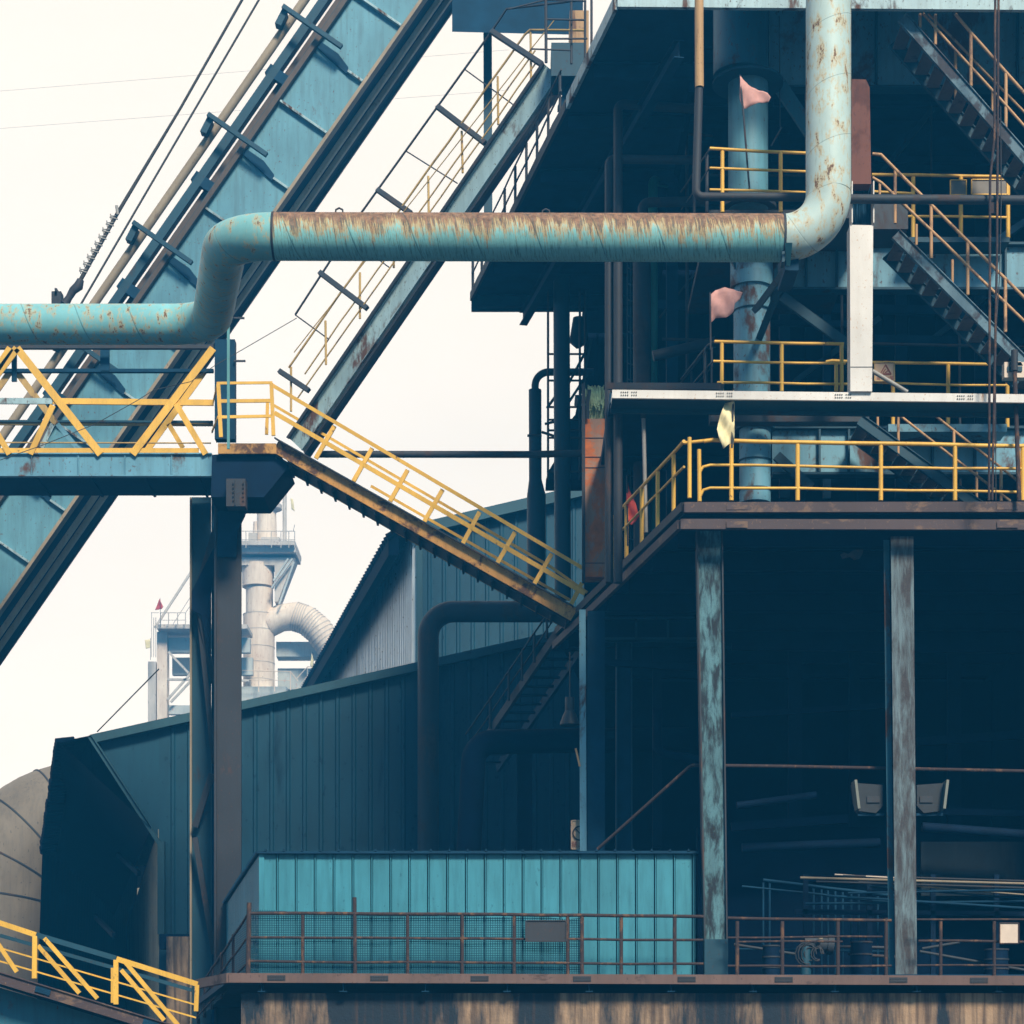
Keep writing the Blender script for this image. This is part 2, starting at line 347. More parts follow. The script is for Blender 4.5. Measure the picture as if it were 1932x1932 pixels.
# ------------------------------------------------------------------ setting
g = MB(); g.v = [Vector(p) for p in ((-1500, -300, 0), (1500, -300, 0), (1500, 2500, 0), (-1500, 2500, 0))]; g.face([0, 1, 2, 3])
struct(g.build('ground', M['ground']))
hz = MB().box((-140, -20, -1), (140, 190, 60)); hm = bpy.data.materials.new('haze_air'); hm.use_nodes = True; ht = hm.node_tree; ht.nodes.clear()
ho = ht.nodes.new('ShaderNodeOutputMaterial'); pv = ht.nodes.new('ShaderNodeVolumePrincipled'); pv.inputs['Color'].default_value = (.035, .43, 1, 1)
pv.inputs['Density'].default_value = .0029; pv.inputs['Anisotropy'].default_value = 0.3
ht.links.new(pv.outputs[0], ho.inputs['Volume']); struct(hz.build('haze', hm), 'stuff')

# generic railing ---------------------------------------------------
def railing(label, rails, posts, mat, D=40.0, cat='railing', group=None, name='railing', flat=False, pmat=None, wob=.009):
    """rails: list of (points [(u,v[,D])...], diameter px); posts: (u0,v0,u1,v1,diameter px[,D])"""
    def pt(q): return P(q[0], q[1], q[2] if len(q) > 2 else (D(q[0]) if callable(D) else D))
    p0 = pt((posts[0][2], posts[0][3]) + tuple(posts[0][5:6])) if posts else pt(rails[0][0][0])
    th = thing(name, label, cat, p0, group)
    for pts, dia in rails:
        mb = MB(); w_ = [pt(q) for q in pts]
        if flat:
            for a, c in zip(w_[:-1], w_[1:]): mb.bar(a, c, dia * a.y / FPX * .45, dia * a.y / FPX)
        else:
            path = []
            for i in range(len(w_) - 1):
                n = max(1, int((w_[i + 1] - w_[i]).length / .7)); path += [w_[i].lerp(w_[i + 1], k / n) for k in range(n)]
            path.append(w_[-1]); mb.tube(path, dia * w_[0].y / FPX / 2, 10, True, wob)
        mb.build('rail', mat, th)
    for q in posts:
        a = pt((q[0], q[1]) + tuple(q[5:6])); c = pt((q[2], q[3]) + tuple(q[5:6])); mb = MB()
        if flat: mb.bar(a, c, q[4] * a.y / FPX, q[4] * a.y / FPX * .6, YY)
        else: mb.rod(a + YY * .01, c + YY * .01, q[4] * a.y / FPX / 2, 10)
        mb.build('post', pmat or mat, th)
    return th
def vposts(us, v0, v1, dia, D=None): return [(u, v0, u, v1, dia) + ((D,) if D else ()) for u in us]

# ================================================================== lower working platform (front)
DP = 40.0; ZP = Z(1836, DP)                                   # deck level
LX = X(432, DP)
th = thing('service_platform', 'long lower platform with rusty mauve edge beam above stained wall', 'platform', (LX, DP, ZP))
MB().prism([(LX, DP + .07, ZP - .14), (30, DP + .07, ZP - .14), (30, 60, ZP - .14), (LX + K * 12, DP + 12, ZP - .14)], (0, 0, .12)).build('deck', M['navy3'], th)
e = MB(); e.bar((LX, DP, ZP - .09), (30, DP, ZP - .21), .10, .18); e.bar((LX, DP, ZP - .09), (LX - .9, DP + 2.1, ZP - .09), .10, .18); eb = e.build('edge_beam', M['fascia2'], th)
for u in (522, 716, 905, 1098, 1295, 1478, 1694, 1846):
    e = MB(); zz = ZP - .09 - .12 * (X(u, DP) - LX) / (30 - LX); x = X(u, DP)
    e.box((x - .17, DP - .062, zz - .05), (x + .17, DP - .0515, zz + .05))
    for i in range(7): e.rod((x - .145 + i * .048, DP - .075, zz + .025), (x - .145 + i * .048, DP - .05, zz + .025), .011, 6); e.rod((x - .145 + i * .048, DP - .075, zz - .025), (x - .145 + i * .048, DP - .05, zz - .025), .011, 6)
    e.build('splice_plate', M['brown'], eb)
for i in range(14): x = LX + .6 + i * 1.55; u_ = MB(); u_.ibeam((x, DP + .08, ZP - .25), (x, DP + .33, ZP - .25), .14, .2, .02); u_.build('joist', M['navy3'], th)
MB().box((X(455, 40.35), 40.35, 0), (30, 40.8, ZP - .36)).build('plinth_wall', M['concrete'])
tag(bpy.data.objects['plinth_wall'], 'stained concrete wall with dark runs below the lower platform', 'wall')
fins = MB()
o = bpy.data.objects['plinth_wall']

# lower rusty railings
railing('rusty railing with green net in front of the cyan shed', [([(470, 1723), (870, 1724), (1327, 1730)], 6.5), ([(470, 1768), (1327, 1774)], 5), ([(470, 1814), (1327, 1819)], 5)],
        [(470, 1703, 468, 1836, 9)] + vposts((571, 872, 970, 1071), 1726, 1838, 7) + vposts((769,), 1726, 1838, 7) + [(669, 1693, 670, 1838, 7.5), (1098, 1727, 1098, 1840, 8)] + vposts((1172, 1273), 1731, 1840, 7.5), M['rustrail'], DP + .02)
railing('rusty railing between the two peeling columns', [([(1373, 1732), (1682, 1736)], 6), ([(1373, 1769), (1665, 1767)], 4), ([(1391, 1777), (1590, 1776)], 4), ([(1373, 1822), (1682, 1823)], 4.5)],
        vposts((1391, 1476, 1581), 1738, 1842, 7.5) + [(1672, 1732, 1672, 1843, 7)], M['rustrail'], DP + .02)
railing('rusty railing right of the pale rusting column', [([(1730, 1735), (2700, 1738)], 4), ([(1733, 1775), (2700, 1783)], 5), ([(1730, 1821), (2700, 1828)], 4)],
        vposts((1775, 1876, 1980, 2085, 2190, 2295, 2400, 2505, 2610), 1738, 1844, 6.5), M['rustrail'], DP + .02)
railing('dark railing on the left end of the lower platform', [([(468, 1725, 40.1), (372, 1870, 50)], 5), ([(468, 1768, 40.1), (372, 1893, 50)], 4), ([(468, 1815, 40.1), (372, 1917, 50)], 4)],
        [(440, 1763, 440, 1860, 6, 42.6), (418, 1797, 418, 1885, 6, 44.7), (400, 1825, 400, 1905, 6, 46.8), (386, 1850, 386, 1920, 6, 48.6), (374, 1868, 374, 1935, 6, 50)], M['rustrail'])
# netting
def netting(label, A, B, C, D_, n=24):
    A, B, C, D_ = map(Vector, (A, B, C, D_)); mb = MB()
    for i in range(n + 1):
        tt = i / n; top = D_.lerp(C, tt); top.z += .03 * math.sin(i * 1.3) + random.uniform(-.015, .015)
        bot = A.lerp(B, tt); wv = YY * (.03 * math.sin(i * .9)); mb.v += [bot, (bot + top) / 2 + wv, top]
    for i in range(n):
        for j in (0, 1): mb.face([3 * i + j, 3 * i + 3 + j, 3 * i + 4 + j, 3 * i + 1 + j], True)
    return tag(mb.build('safety_net', M['net']), label, 'netting')
netting('fine green net stretched along the rusty railing before the cyan shed', P(472, 1835, 40.12), P(1098, 1838, 40.12), P(1098, 1732, 40.12), P(472, 1718, 40.12))
netting('dark net hung on the side railing left of the cyan shed', P(372, 1925, 50.2), P(466, 1836, 40.3), P(466, 1722, 40.3), P(376, 1862, 50.2), 14)
# boards on the railings
def board(label, u0, v0, u1, v1, D, mat, cat='sign', name='sign_board', th_=.02, frame=None, words=None):
    a = P(u0, v1, D); c = P(u1, v0, D)
    if frame is None and words is None:
        return tag(MB().box((a.x, D, a.z), (c.x, D + th_, c.z)).build(name, mat), label, cat)
    th = thing(name, label, cat, a); MB().box((a.x, D, a.z), (c.x, D + th_, c.z)).build('panel', mat, th)
    if frame:
        f = MB(); k = .02
        f.bar((a.x, D, a.z), (a.x, D, c.z), k, k * 2, YY).bar((c.x, D, a.z), (c.x, D, c.z), k, k * 2, YY)
        f.bar((a.x + k / 2, D, a.z), (c.x - k / 2, D, a.z), k * 2, k).bar((a.x + k / 2, D, c.z), (c.x - k / 2, D, c.z), k * 2, k); f.build('frame', frame, th)
    return th
board('blank dark metal board hung on rusty railing by cyan shed', 992, 1737, 1068, 1776, 39.93, M['brown'], name='metal_board', frame=M['brown'])
board('small blank cream board on the far right rusty railing', 1886, 1741, 1922, 1780, 39.92, M['signwhite'], name='metal_board', frame=M['rustrail'])

# ================================================================== cyan shed
DS = 41.0; zt = Z(1612, DS); zb = ZP
th = thing('equipment_shed', 'bright cyan ribbed metal shed standing on the lower platform', 'shed', P(490, 1836, DS))
x0, x1 = X(492, DS), X(1312, DS); bk = 24
MB().sheet((x0, DS, zb), (x1, DS, zb), (x1, DS, zt), (x0, DS, zt), (0, -1, 0), .355, .05, 'seam').build('wall', M['cyan'], th)
MB().sheet((x0 - .196 * bk, DS + bk, zb), (x0, DS, zb), (x0, DS, zt), (x0 - .196 * bk, DS + bk, zt), (-1, -.2, 0), .2, .03, 'box').build('wall', M['cyan'], th)
MB().box((x1 - .02, DS + .01, zb), (x1, DS + 8, zt)).build('wall', M['navy3'], th)
rf = MB(); rf.prism([(x0 - .06, DS - .12, zt + .005), (x1 + .05, DS - .12, zt + .005), (x1 + .05, DS + bk, zt + .035), (x0 - .196 * bk - .12, DS + bk, zt + .035)], (0, 0, .05))
for i in range(24): x = x0 + .1 + i * .355; rf.prism([(x - .02, DS - .14, zt + .05), (x + .02, DS - .14, zt + .05), (x + .008, DS - .14, zt + .095), (x - .008, DS - .14, zt + .095)], (0, 12, .02))
for i in range(90):
    y = DS + i * .27; x = x0 - .196 * (i * .27) - .10; rf.bar((x - .03, y, zt + .04), (x + .1, y, zt + .04), .05, .035)
rf.build('roof', M['navy3'], th)
MB().bar((x0 + .02, DS - .037, zb), (x0 + .02, DS - .037, zt), .10, .012, YY).build('corner_trim', M['cyan'], th)

# ================================================================== columns of the lower storey
def hcol(label, ut, ub, vt, vb, D, wpt, wpb, mat_w, mat_f, name='steel_column', dep=.34):
    a = P(ub, vb, D); c = P(ut, vt, D); wb = wpb * D / FPX; wt = wpt * D / FPX
    th = thing(name, label, 'column', a); t_ = .028
    def side(s, tk):
        return [(a.x + s * wb / 2, D, a.z), (a.x + s * (wb / 2 - tk), D, a.z), (c.x + s * (wt / 2 - tk), D, c.z), (c.x + s * wt / 2, D, c.z)]
    for s in (-1, 1): MB().prism(side(s, t_), (0, dep, 0)).build('flange', mat_f, th)
    MB().prism([(a.x - wb / 2 + t_ + .002, D + .07, a.z), (a.x + wb / 2 - t_ - .002, D + .07, a.z), (c.x + wt / 2 - t_ - .002, D + .07, c.z), (c.x - wt / 2 + t_ + .002, D + .07, c.z)], (0, .03, 0)).build('web', mat_w, th)
    return th
c1 = hcol('peeling turquoise column between cyan shed and open bay', 1339, 1352, 1000, 1846, 40.55, 50, 44, M['colpeel'], M['brown'])
b_ = MB(); a = P(1352, 1846, 40.5); b_.box((a.x - .23, 40.5, a.z), (a.x + .22, 40.56, Z(1772, 40.5))); b_.build('base_casing', M['dark'], c1)
c2 = thing('steel_column', 'rust brown and pale blue column with two floodlights', 'column', P(1709, 1846, 40.5))
a = P(1710, 1846, 40.45); c = P(1702, 1012, 40.45)
MB().prism([(a.x - .205, 40.45, a.z), (a.x + .205, 40.45, a.z), (c.x + .215, 40.45, c.z), (c.x - .215, 40.45, c.z)], (0, .03, 0)).build('flange', M['colrust'], c2)
MB().prism([(a.x - .29, 40.7, a.z), (a.x - .18, 40.7, a.z), (c.x - .20, 40.7, c.z), (c.x - .31, 40.7, c.z)], (0, .02, 0)).build('rear_flange', M['girder_dim'], c2)
MB().prism([(a.x - .01, 40.482, a.z), (a.x + .01, 40.482, a.z), (c.x + .01, 40.482, c.z), (c.x - .01, 40.482, c.z)], (0, .5, 0)).build('web', M['girder_dim'], c2)
c3 = thing('steel_column', 'slim teal edged column rising behind the cyan shed', 'column', P(1100, 1640, 46))
a, c = P(1100, 1836, 46), P(1098, 1150, 46)
MB().prism([(a.x - .06, 46, a.z), (a.x + .09, 46, a.z), (c.x + .08, 46, c.z), (c.x - .06, 46, c.z)], (0, .03, 0)).build('flange', M['girder'], c3)
MB().box((a.x + .1, 46.1, a.z), (a.x + .48, 46.13, c.z)).build('web', M['navy3'], c3)
hcol('dim blue column deep in the bay behind the cyan shed', 1178, 1178, 1180, 1836, 49, 30, 32, M['navy3'], M['dark'])
hcol('faint dark column behind the bell lamp', 990, 990, 1420, 1836, 53, 28, 28, M['navy2'], M['navy2'])

# ================================================================== mid platform
DM = 40.0; ZM = Z(948, DM); MX = X(1290, DM)
def medge(D): return MX + K * (D - DM)
th = thing('upper_platform', 'wide platform with double rusty edge bands and yellow railing', 'platform', (MX, DM, ZM))
MB().prism([(MX + .02, DM + .07, ZM - .2), (30, DM + .07, ZM - .2), (30, 57, ZM - .2), (1.9, 57, ZM - .2), (medge(50.5), 50.5, ZM - .2)], (0, 0, .17)).build('deck', M['navy3'], th)
f = MB()
f.bar((MX, DM, ZM - .10), (X(2700, DM), DM, ZM - .08), .09, .19); f.build('edge_beam', M['fascia'], th)
f = MB(); f.bar((MX - .06, DM + .02, ZM - .41), (X(2700, DM), DM + .02, ZM - .44), .09, .19); f.build('edge_beam', M['fascia'], th)
f = MB(); f.bar((MX - .01, DM + .02, ZM - .08), (medge(50.5), 50.5, ZM - .10), .09, .17); f.build('edge_beam', M['brown'], th)
f = MB(); f.bar((MX - .07, DM + .06, ZM - .40), (medge(50.5) - .06, 50.5, ZM - .44), .09, .17); f.build('edge_beam', M['fascia'], th)
for u in (1390, 1900):
    for dz in (-.09, -.43): x = X(u, DM); MB().box((x - .2, DM - .056, ZM + dz - .06), (x + .2, DM - .046, ZM + dz + .06)).build('splice_plate', M['fascia'], th)
f = MB()
for i in range(9):
    y = DM + .9 + i * 1.8; f.ibeam((medge(y) + .15 if y < 50 else 2.2, y, ZM - .42), (30, y, ZM - .42), .2, .40, .02)
f.build('floor_beam', M['navy2'], th)
def dm(u): return (MX - K * DM) / ((u - CU) / FPX - K) if u < 1290 else DM
Dside = lambda u: (MX - K * DM) / ((u - CU) / FPX - K) + .0
pst = []
for u in (1301, 1271, 1241, 1211, 1182, 1157):
    D_ = Dside(u); v1 = HV - (ZM - .02 - CAMZ) * FPX / D_; v0 = HV - (ZM + 1.15 - CAMZ) * FPX / D_; pst.append((u, v0 + 4, u, v1, 8, D_))
def seg(h, u): D_ = Dside(u); return (u, HV - (ZM + h - CAMZ) * FPX / D_, D_)
railing('long bright yellow railing on the front of the upper platform', [([(1328, 832), (1345, 831), (1520, 834), (1932, 842), (2700, 848)], 8), ([(1319, 892), (1326, 880), (1340, 877), (1506, 879), (1650, 882), (2700, 893)], 5.5), ([(1319, 940), (1327, 924), (1340, 920), (1506, 922), (2700, 938)], 5.5)],
        [(1319, 848, 1320, 946, 8)] + vposts((1380, 1505, 1662, 1802, 1930, 2070, 2210, 2350, 2490, 2630), 838, 944, 8.5) + [(1922, 850, 1924, 942, 6)], M['yellow'], DM + .03)
railing('yellow railing receding along the left edge of upper platform', [([seg(1.15, 1290), seg(1.15, 1154)], 7), ([seg(.68, 1290), seg(.68, 1154)], 5), ([seg(1.15, 1288), (1328, 832, 40.03)], 6.5)], pst, M['yellow'])

# ================================================================== yellow stair and its landing
SA, SB = P(520, 842, 50.0), P(1083, 1160, 48.4)
def stair(label, A, B, wdt, n, mats, sh=.26, tread_d=.26, name='steel_stair', tth=.035, group=None, st=.03, flat=True):
    A, B = Vector(A), Vector(B); th = thing(name, label, 'stairs', B, group)
    ax = (B - A).normalized(); sd = Vector((ax.x, ax.y, 0)).normalized().cross(UP); sd = sd if sd.y > 0 else -sd
    run = Vector((ax.x, ax.y, 0)).normalized()
    for k, mt in ((0, mats[0]), (1, mats[1])):
        mb = MB(); o_ = sd * (wdt * k); mb.chan(A + o_, B + o_, .09, sh, .016, UP, 0); mb.build('stringer', mt, th)
    for i in range(n):
        c_ = A.lerp(B, (i + .5) / n) + sd * .03
        MB().prism([c_ - run * tread_d / 2, c_ + run * tread_d / 2, c_ + run * tread_d / 2 + sd * (wdt - .06), c_ - run * tread_d / 2 + sd * (wdt - .06)], (0, 0, -tth)).build('tread', mats[2], th)
    return th
ys = stair('orange rusted stair descending from the footbridge landing', SA, SB, 1.0, 20, (M['orange'], M['brown'], M['brown']), .30, .25)
dd = lambda u: 50.0 + (48.4 - 50.0) * (u - 520) / 563
fl = MB(); fl.bar(SA + Vector((0, -.06, .165)), SB + Vector((0, -.06, .165)), .16, .03); fl.build('top_flange', M['brown'], ys)
fl = MB(); fl.prism([SA + Vector((0, .1, -.2)), SB + Vector((0, .1, -.2)), SB + Vector((0, 1.0, -.2)), SA + Vector((0, 1.0, -.2))], (0, 0, .02))
for i in range(21): q = SA.lerp(SB, i / 20.5) + Vector((0, .1, -.24)); fl.bar(q, q + YY * .88, .05, .07)
fl.build('soffit', M['brown'], ys)
fl = MB(); fl.bar(SA + Vector((0, 1.0, -.17)), SB + Vector((0, 1.0, -.17)), .12, .05); fl.build('lower_edge', M['orange'], ys)
ps = [(631, 804, 596, 865), (702, 846, 667, 908), (769, 887, 736, 946), (835, 924, 799, 987), (905, 966, 873, 1026), (972, 1004, 937, 1065), (1041, 1045, 1008, 1102), (1098, 1100, 1075, 1145)]
def P3(u, v, o=0): return (u, v, dd(u) + o)
railing('slanted yellow flat bar railing on the orange stair', [([P3(514, 727), P3(1103, 1074)], 6.5), ([P3(518, 779), P3(1104, 1120)], 8), ([P3(512, 762, 1.0), P3(1040, 1070, 1.0), P3(1108, 1118, 1.0)], 5), ([P3(700, 917, 1.0), P3(1075, 1132, 1.0)], 5)],
        [(a_, b2_, c_, d_, 8, dd((a_ + c_) / 2)) for a_, b2_, c_, d_ in ps], M['yellow'], flat=True)
th = thing('stair_landing', 'small rusty landing between the footbridge and orange stair', 'platform', P(415, 900, 50))
a, c = P(412, 846, 50), P(520, 830, 50)
MB().box((a.x, 50, a.z + .02), (c.x, 51.6, a.z + .12)).build('deck', M['brown'], th)
MB().box((a.x, 49.94, a.z - .14), (c.x + .02, 49.995, a.z + .1)).build('edge_beam', M['orange'], th)
d_ = MB(); d_.prism([P(400, 858, 50.1), P(522, 850, 50.1), P(545, 880, 50.1), P(498, 938, 50.1), P(398, 938, 50.1)], (0, 1.4, 0)); d_.build('support_box', M['navy2'], th)
railing('low yellow flat bar railing around the stair landing', [([(410, 723, 50), (514, 722, 50)], 5), ([(410, 757, 50), (514, 756, 50)], 6.5), ([(412, 787, 50), (514, 785, 50)], 5.5), ([(410, 723, 50), (402, 760, 51.5)], 5), ([(411, 787, 50), (400, 815, 51.5)], 5)],
        [(412, 725, 417, 825, 7, 50), (505, 757, 503, 820, 6, 51), (512, 723, 516, 822, 7, 50)], M['yellow'], flat=True)

# ================================================================== footbridge truss (left)
DT, DB2 = 51.0, 52.8
th = thing('footbridge', 'enclosed truss footbridge with yellow diagonals and blue base girder', 'bridge', P(0, 900, DT))
g_ = MB(); g_.chan(P(-420, 878, DT), P(400, 878, DT), .16, .56, .03, UP, 0)
for u in range(-380, 400, 88): g_.bar(P(u, 860, DT - .045), P(u, 896, DT - .045), .02, .06, YY)
g_.build('base_girder', M['girder'], th)
MB().chan(P(-420, 878, DB2), P(400, 878, DB2), .16, .56, .03, UP, 0).build('base_girder', M['navy3'], th)
dk = MB(); a = P(-420, 897, DT); c = P(398, 897, DT); dk.prism([(a.x, DT + .1, a.z), (c.x, DT + .1, c.z), (c.x, DB2 - .1, c.z), (a.x, DB2 - .1, a.z)], (0, 0, .04))
for i in range(8): x = a.x + 1 + i * 1.3; dk.bar((x, DT + .1, a.z - .02), (x, DB2 - .1, a.z - .02), .06, .04)
dk.build('deck', M['navy2'], th)
MB().bar(P(-420, 655, DT), P(403, 655, DT), .12, .09).build('top_chord', M['brown'], th)
MB().bar(P(-420, 700, DB2 - .4), P(403, 700, DB2 - .4), .12, .08).build('top_chord', M['navy3'], th)
MB().bar(P(100, 757, DT - .05), P(403, 760, DT - .05), .05, .14).build('side_rail', M['yellow'], th)
MB().bar(P(-420, 756, DT - .05), P(99, 757, DT - .05), .05, .14).build('side_rail', M['pale'], th)
MB().bar(P(-420, 851, DT - .05), P(375, 851, DT - .05), .05, .13).build('kick_rail', M['yellow'], th)
MB().bar(P(-420, 797, DB2), P(402, 801, DB2), .05, .08).build('side_rail', M['yellow_dim'], th)
MB().bar(P(-420, 793, DB2), P(402, 796, DB2 - .1), .05, .05).build('side_rail', M['dark'], th)
MB().rod(P(-420, 834, DT), P(398, 836, DT), .018).build('wire_rail', M['yellow_dim'], th)
for k in (-1, 0):
    for q in ((32, 657, 190, 857, 14), (100, 765, 57, 857, 11), (402, 657, 250, 857, 14), (332, 762, 388, 857, 11), (20, 657, -112, 857, 14)):
        off = k * 370
        if k == -1 and q[0] in (402,): pass
        MB().bar(P(q[0] + off, q[1], DT - .09 - .0 * k), P(q[2] + off, q[3], DT - .09), q[4] * DT / FPX * 1.0, .03, YY).build('diagonal', M['yellow'], th)
for q in ((30, 700, 106, 800, 12, 'yellow_dim'), (20, 700, -50, 800, 12, 'yellow_dim'), (386, 700, 272, 857, 12, 'yellow'), (318, 800, 345, 845, 9, 'yellow'), (100, 800, 78, 845, 9, 'pale'), (108, 800, 150, 850, 9, 'girder')):
    MB().bar(P(q[0], q[1], DB2 - .3), P(q[2], q[3], DB2 - .3), q[4] * DT / FPX, .03, YY).build('rear_diagonal', M[q[5]], th)
for u_h, v_h, w_h in ((27, 720, .12), (198, 700, .22), (-180, 720, .12)): MB().bar(P(u_h, 657, DT + .3), P(u_h, v_h, DT + .3), w_h, .06, YY).build('hanger', M['navy3'], th)
tag(MB().tube([P(0, 868, 49.6), P(80, 840, 49.7), P(180, 800, 49.7), P(260, 755, 49.8), P(290, 736, 49.8), P(360, 720, 49.8), P(405, 690, 49.8), P(560, 600, 49.8)], .009, 6).build('loose_cable', M['wire']), 'thin loose black cable sagging across the yellow truss', 'cable')

# trestle columns under the footbridge
th = thing('trestle_tower', 'two dark braced steel posts carrying the footbridge end', 'tower', (X(410, 51.5), 51.5, 0))
def post(u0, u1, v0, v1, D, dep, mat, nm='post'):
    MB().box((X(u0, D), D, Z(v1, D)), (X(u1, D), D + dep, Z(v0, D))).build(nm, mat, th)
zb_ = HV + CAMZ * FPX / 51.5
post(409, 455, 955, zb_, 51.4, .06, M['brown']); post(404, 408.4, 900, zb_, 51.3, .7, M['brown'], 'flange')
MB().box((X(444, 52), 51.47, 0), (X(455, 52), 52.1, Z(955, 51.4))).build('flange', M['navy3'], th)
post(362, 398, 938, zb_, 52.9, .06, M['dark']); post(358, 361.5, 938, zb_, 52.8, .6, M['tan'], 'flange')
post(399, 404, 938, zb_, 52.9, .6, M['navy3'], 'flange')
h_ = MB(); h_.prism([P(412, 938, 51.3), P(466, 955, 51.3), P(462, 972, 51.3), P(448, 1000, 51.3), P(446, 1050, 51.3), P(410, 1050, 51.3)], (0, .08, 0)); h_.build('haunch', M['navy3'], th)
h_ = MB(); h_.box((X(430, 50), 49.7, Z(955, 49.7)), (X(466, 50), 50.08, Z(903, 49.7))); h_.box((X(446, 50), 49.67, Z(953, 49.7)), (X(448, 50), 49.697, Z(905, 49.7)))
for i in range(5):
    for uu in (440, 459): h_.rod(P(uu, 912 + i * 8, 49.66), P(uu, 912 + i * 8, 49.71), .02, 6)
h_.build('bearing_block', M['brown'], th)
for q in ((408, 1000, 372, 1120, 14), (372, 1130, 404, 1290, 10), (400, 1460, 368, 1560, 12), (404, 1440, 374, 1140, 9), (368, 1580, 404, 1800, 10)):
    MB().bar(P(q[0], q[1], 52.4), P(q[2], q[3], 52.6), q[4] * 52 / FPX, .08, YY).build('brace', M['brown'], th)
MB().prism([P(362, 1115, 52.3), P(405, 1030, 52.3), P(405, 1085, 52.3), P(396, 1130, 52.3), P(396, 1250, 52.3), P(380, 1160, 52.3), P(362, 1150, 52.3)], (0, .04, 0)).build('gusset', M['navy2'], th)
post(405, 443, 640, 828, 51.5, .3, M['navy3'], 'upper_post')
tag(MB().box((X(441, 51.4), 51.4, Z(682, 51.4)), (X(463, 51.4), 51.45, Z(679, 51.4))).build('stub_bracket', M['brown']), 'short brown stub on the dark post above landing rail', 'bracket')
tag(MB().box((X(441, 51.4), 51.4, Z(601, 51.4)), (X(461, 51.4), 51.45, Z(598, 51.4))).build('stub_bracket', M['brown']), 'short brown stub just under the pipe bend', 'bracket')
tag(MB().bar(P(431, 565, 44.3), P(431, 847, 44.3), .055, .05, YY).build('thin_post', M['teal']), 'slim teal post hanging down from the pipe bend', 'post')
bar_ = MB().tube([P(600, 857, 51.6), P(1000, 857.5, 51.4), P(1105, 855, 51.2)], .085, 12)
tag(bar_.build('tie_pipe', M['brown2']), 'straight dark pipe spanning behind the orange stair', 'pipe')

# ================================================================== skip hoist bridge
DK = 57.0; e0, e1, p0_, p1_ = -.5695, .822, -.822, -.5695
def B(s, t_, dy=0): u = 795 + e0 * s + p0_ * t_; v = e1 * s + p1_ * t_; q = P(u, v, DK); q.y += dy; return q
AX = (B(0, 0) - B(100, 0)).normalized(); PX = (B(0, 100) - B(0, 0)).normalized(); mpx = DK / FPX
th = thing('skip_bridge', 'long steep light blue girder carrying rails up to the furnace', 'inclined bridge', B(2500, 0))
s0, s1 = 2550, -420
wb = MB().prism([B(s0, 0), B(s1, 0), B(s1, 109), B(s0, 109)], (0, .04, 0)).build('web', M['web'], th)
MB().prism([B(s0, 0, 2.5), B(s1, 0, 2.5), B(s1, 109, 2.5), B(s0, 109, 2.5)], (0, .04, 0)).build('web', M['girder_dim'], th)
MB().bar(B(s0, 114, .0), B(s1, 114, .0), 9 * mpx, .40, YY).build('top_flange', M['umber'], th)
MB().bar(B(s0, 123, .05), B(s1, 123, .05), 3 * mpx, .10, YY).build('rail', M['dark'], th)
MB().bar(B(s0, -3, .0), B(s1, -3, .0), 6 * mpx, .34, YY).build('bottom_flange', M['tan'], th)
MB().prism([B(s0, -1, .2), B(s1, -1, .2), B(s1, -1, 2.5), B(s0, -1, 2.5)], PX * .05).build('bottom_plate', M['navy3'], th)
for dy, k in ((.95, 3.5), (1.6, 3.5)): MB().bar(B(s0, -5, dy), B(s1, -6, dy), k * mpx * 2.6, .14, YY).build('bottom_stringer', M['paletan'], th)
MB().bar(B(s0, -4, 2.5), B(s1, -4, 2.5), 4 * mpx, .1, YY).build('bottom_stringer', M['brown'], th)
MB().bar(B(s0, 136, .5), B(s1, 136, .5), 14 * mpx, .25, YY).build('guide_beam', M['umber'], th)
MB().bar(B(s0, 155, .25), B(s1, 155, .25), 16 * mpx, .3, YY).build('guide_beam', M['dark'], th)
MB().tube([B(s0, 181), B(s1, 181)], 8.2 * mpx, 16).build('tube', M['tan'], th)
for k in range(-3, 9):
    s = 416 + 246 * k; mb = MB(); mb.bar(B(s, 196, -.45), B(s, 62, -.45), 8 * mpx, .12, YY)
    mb.prism([B(s + 3, 196, -.4), B(s + 3, 184, -.4), B(s + 30, 180, -.4), B(s + 33, 192, -.4)], (0, .3, 0)); mb.build('bracket_arm', M['dark'], th)
    mb = MB(); mb.prism([B(s + 4, 118, -.06), B(s + 4, 70, -.06), B(s + 14, 40, -.06), B(s + 26, 34, -.06), B(s + 22, 72, -.06), B(s + 15, 118, -.06)], (0, .055, 0)); mb.build('gusset', M['navy3'], th)
    MB().bar(B(s + 21, 36, -.06), B(s + 21, 2, -.06), 4 * mpx, .12, YY).build('stiffener', M['pale'], wb)
    MB().bar(B(s + 140, 108, -.06), B(s + 140, 2, -.06), 4 * mpx, .14, YY).build('stiffener', M['pale'], wb)
    MB().bar(B(s + 98, 168, .2), B(s + 98, 120, .2), 20 * mpx, .2, YY).build('tie_block', M['navy3'], th)
tag(MB().tube([P(468, -20, 53), P(340, 205, 53), P(223, 400, 53), P(152, 528, 53)], [.035, .035, .05, .055], 8).build('hoist_cable', M['wire']), 'thick frayed hoist cable ending in a turnbuckle', 'cable')
tag(MB().rod(P(500, -20, 53), P(148, 582, 53), .028).build('hoist_cable', M['wire']), 'thin straight cable beside the frayed hoist cable', 'cable')
th = thing('turnbuckle', 'rusty shackle and cable clamps above the left pipe', 'shackle', P(134, 570, 53))
mb = MB(); mb.tube([P(152, 528, 53), P(148, 540, 53), P(138, 548, 53), P(130, 562, 53), P(122, 574, 53)], [.09, .13, .11, .09, .12], 8); mb.build('shackle', M['brown'], th)
